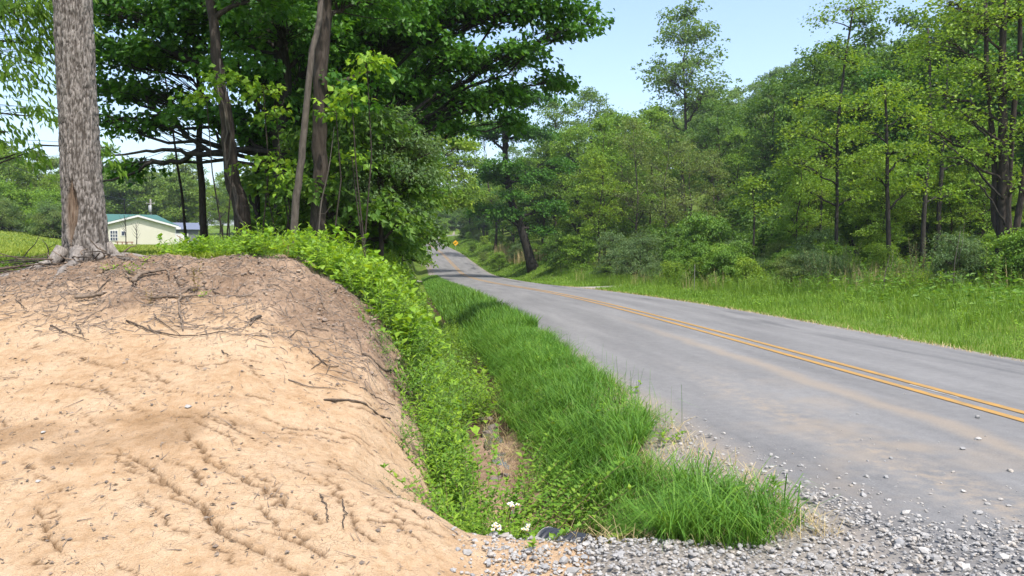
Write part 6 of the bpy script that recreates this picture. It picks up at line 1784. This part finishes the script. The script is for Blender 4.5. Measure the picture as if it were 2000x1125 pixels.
# ------------------------------------------------------------------ yellow sign and mailbox
YS = flat_mat('yellow_sign_face', (.78, .40, .015), .4, var=.05); STEEL = flat_mat('galvanised_steel', (.30, .31, .32), .45, .6); BLACK = flat_mat('black_print', (.015, .015, .015), .5)
sg_d = 143.0; sgx = P(890, 475, sg_d)[0]; gz = HZ(sgx, sg_d)
sign = obj('warning_sign', None, loc=(sgx, sg_d, gz), rot=(0, 0, R(6))); tag(sign, 'yellow diamond warning sign on a post in the grass before the bend', 'sign')
zc = max(P(890, 475, sg_d)[2] - gz, 1.25)
gg = G(); gg.add(*boxv(-.03, .03, -.02, .02, -.2, zc + .5)); obj('post', gg.mesh('post', STEEL), sign)
q = .54
V = np.array([(0, 0, -q), (q, 0, 0), (0, 0, q), (-q, 0, 0)]); V = np.concatenate([V + [0, -.03, zc], V + [0, -.026, zc]])
obj('sign_plate', G().add(V, [[0, 1, 2, 3], [7, 6, 5, 4], [0, 4, 5, 1], [1, 5, 6, 2], [2, 6, 7, 3], [3, 7, 4, 0]]).mesh('sign_plate', YS), sign)
gb_ = G()
for k in range(4):
    a = np.array([(0, 0, -q * .93), (q * .93, 0, 0), (0, 0, q * .93), (-q * .93, 0, 0)]); p0, p1 = a[k], a[(k + 1) % 4]
    i0, i1 = p0 * .98, p1 * .98
    gb_.add(np.array([p0, p1, i1, i0]) + [0, -.033, zc], [[0, 1, 2, 3]])
obj('sign_border', gb_.mesh('sign_border', BLACK), sign)
ga = G()
cv = np.array([(-.10, -.26), (-.10, -.02), (-.06, .08), (.04, .12), (.12, .12)])
for p0, p1 in zip(cv[:-1], cv[1:]):
    d_ = unit((p1 - p0)[None])[0]; n_ = np.array([-d_[1], d_[0]]) * .035
    ga.add(np.array([(p[0], -.034, p[1] + zc) for p in (p0 - n_, p1 - n_, p1 + n_, p0 + n_)]), [[0, 1, 2, 3]])
ga.v.append(np.array([(.10, -.034, zc + .0), (.28, -.034, zc + .12), (.10, -.034, zc + .24)])); ga.f.append(np.array([[0, 1, 2]]) + ga.n); ga.m.append(np.zeros(1, int)); ga.n += 3
obj('curve_arrow', ga.mesh('curve_arrow', BLACK), sign)
TEAL = flat_mat('teal_enamel', (.03, .17, .20), .4)
md = 104.0; mx = P(824, 494, md)[0] - .05; mz = HZ(mx, md)
mb = obj('mailbox', None, loc=(mx, md, mz), rot=(0, 0, R(70))); tag(mb, 'teal mailbox on a wooden post at the road edge', 'mailbox')
zc = max(P(824, 494, md)[2] - mz, 1.0)
gg = G(); gg.add(*boxv(-.05, .05, -.05, .05, -.2, zc - .14)); obj('post', gg.mesh('post', POLE), mb)
an = np.linspace(0, np.pi, 9)
prof = np.concatenate([[(-.13, -.14), ], np.stack([-np.cos(an) * .13, .02 + np.sin(an) * .13], 1), [(.13, -.14)]])
V = np.concatenate([np.stack([prof[:, 0], np.full(len(prof), y_), prof[:, 1] + zc], 1) for y_ in (-.27, .27)]); k = len(prof)
gg = G().add(V, [[i, (i + 1) % k, k + (i + 1) % k, k + i] for i in range(k)])
gg.f += [np.array([list(range(k))]), np.array([list(range(2 * k - 1, k - 1, -1))])]; gg.m += [np.zeros(1, int)] * 2
obj('box', gg.mesh('box', TEAL), mb)
gg = G(); gg.add(*boxv(.132, .15, -.05, -.02, zc - .05, zc + .18)); obj('flag', gg.mesh('flag', flat_mat('red_flag', (.5, .03, .02), .5)), mb)

# side track across the road and concrete drive on the ditch side
TRK = flat_mat('pale_gravel_track', (.25, .232, .20), .95, var=.3, scale=6)
def ribbon(name, pts, w, mat, label, dz=.02):
    pts = np.array(pts, float); t = np.linspace(0, len(pts) - 1, 24)
    q = np.stack([np.interp(t, np.arange(len(pts)), pts[:, k]) for k in range(2)], 1)
    d = unit(np.gradient(q, axis=0)); n_ = np.stack([-d[:, 1], d[:, 0]], 1)
    ww = np.interp(t, np.arange(len(pts)), w)
    rows = []
    for k in (-1, -.5, 0, .5, 1):
        xy = q + n_ * (ww * k)[:, None]
        rows.append(np.concatenate([xy, (H(xy[:, 0], xy[:, 1]) + dz)[:, None]], 1))
    V = np.stack(rows, 1)
    tag(obj(name, G().add(V.reshape(-1, 3), grid_faces(5, 24)).mesh(name, mat, True)), label, kind='structure')
e = at_t(3.1, 41)
ribbon('gravel_track', [(e, 41), (e + 2, 43.5), (e + 5, 47), (e + 9, 50), (e + 16, 54)], [2.6, 1.7, 1.3, 1.2, 1.2], TRK, 'pale gravel track leaving the road into the wood')
e = at_t(-3.1, 71)
ribbon('concrete_drive', [(e, 71), (e - 1.6, 71.3), (e - 4, 72)], [2.0, 1.4, 1.3], TRK, 'pale drive entrance on the ditch side of the road', .05)

# ------------------------------------------------------------------ the hazy summer air
hm = bpy.data.materials.new('summer_haze'); hm.use_nodes = True
hn = hm.node_tree
hn.nodes.remove(hn.nodes['Principled BSDF'])
pv = hn.nodes.new('ShaderNodeVolumePrincipled')
pv.inputs['Color'].default_value = (.80, .90, 1.0, 1)
pv.inputs['Density'].default_value = 0.00032
pv.inputs['Anisotropy'].default_value = 0.2
hn.links.new(pv.outputs[0], hn.nodes['Material Output'].inputs['Volume'])
V, F = boxv(-1400, 1400, -90, 1750, -14, 72)
tag(obj('haze', G().add(V, F).mesh('haze', hm)), 'thin pale summer haze filling the air', 'haze', kind='stuff')
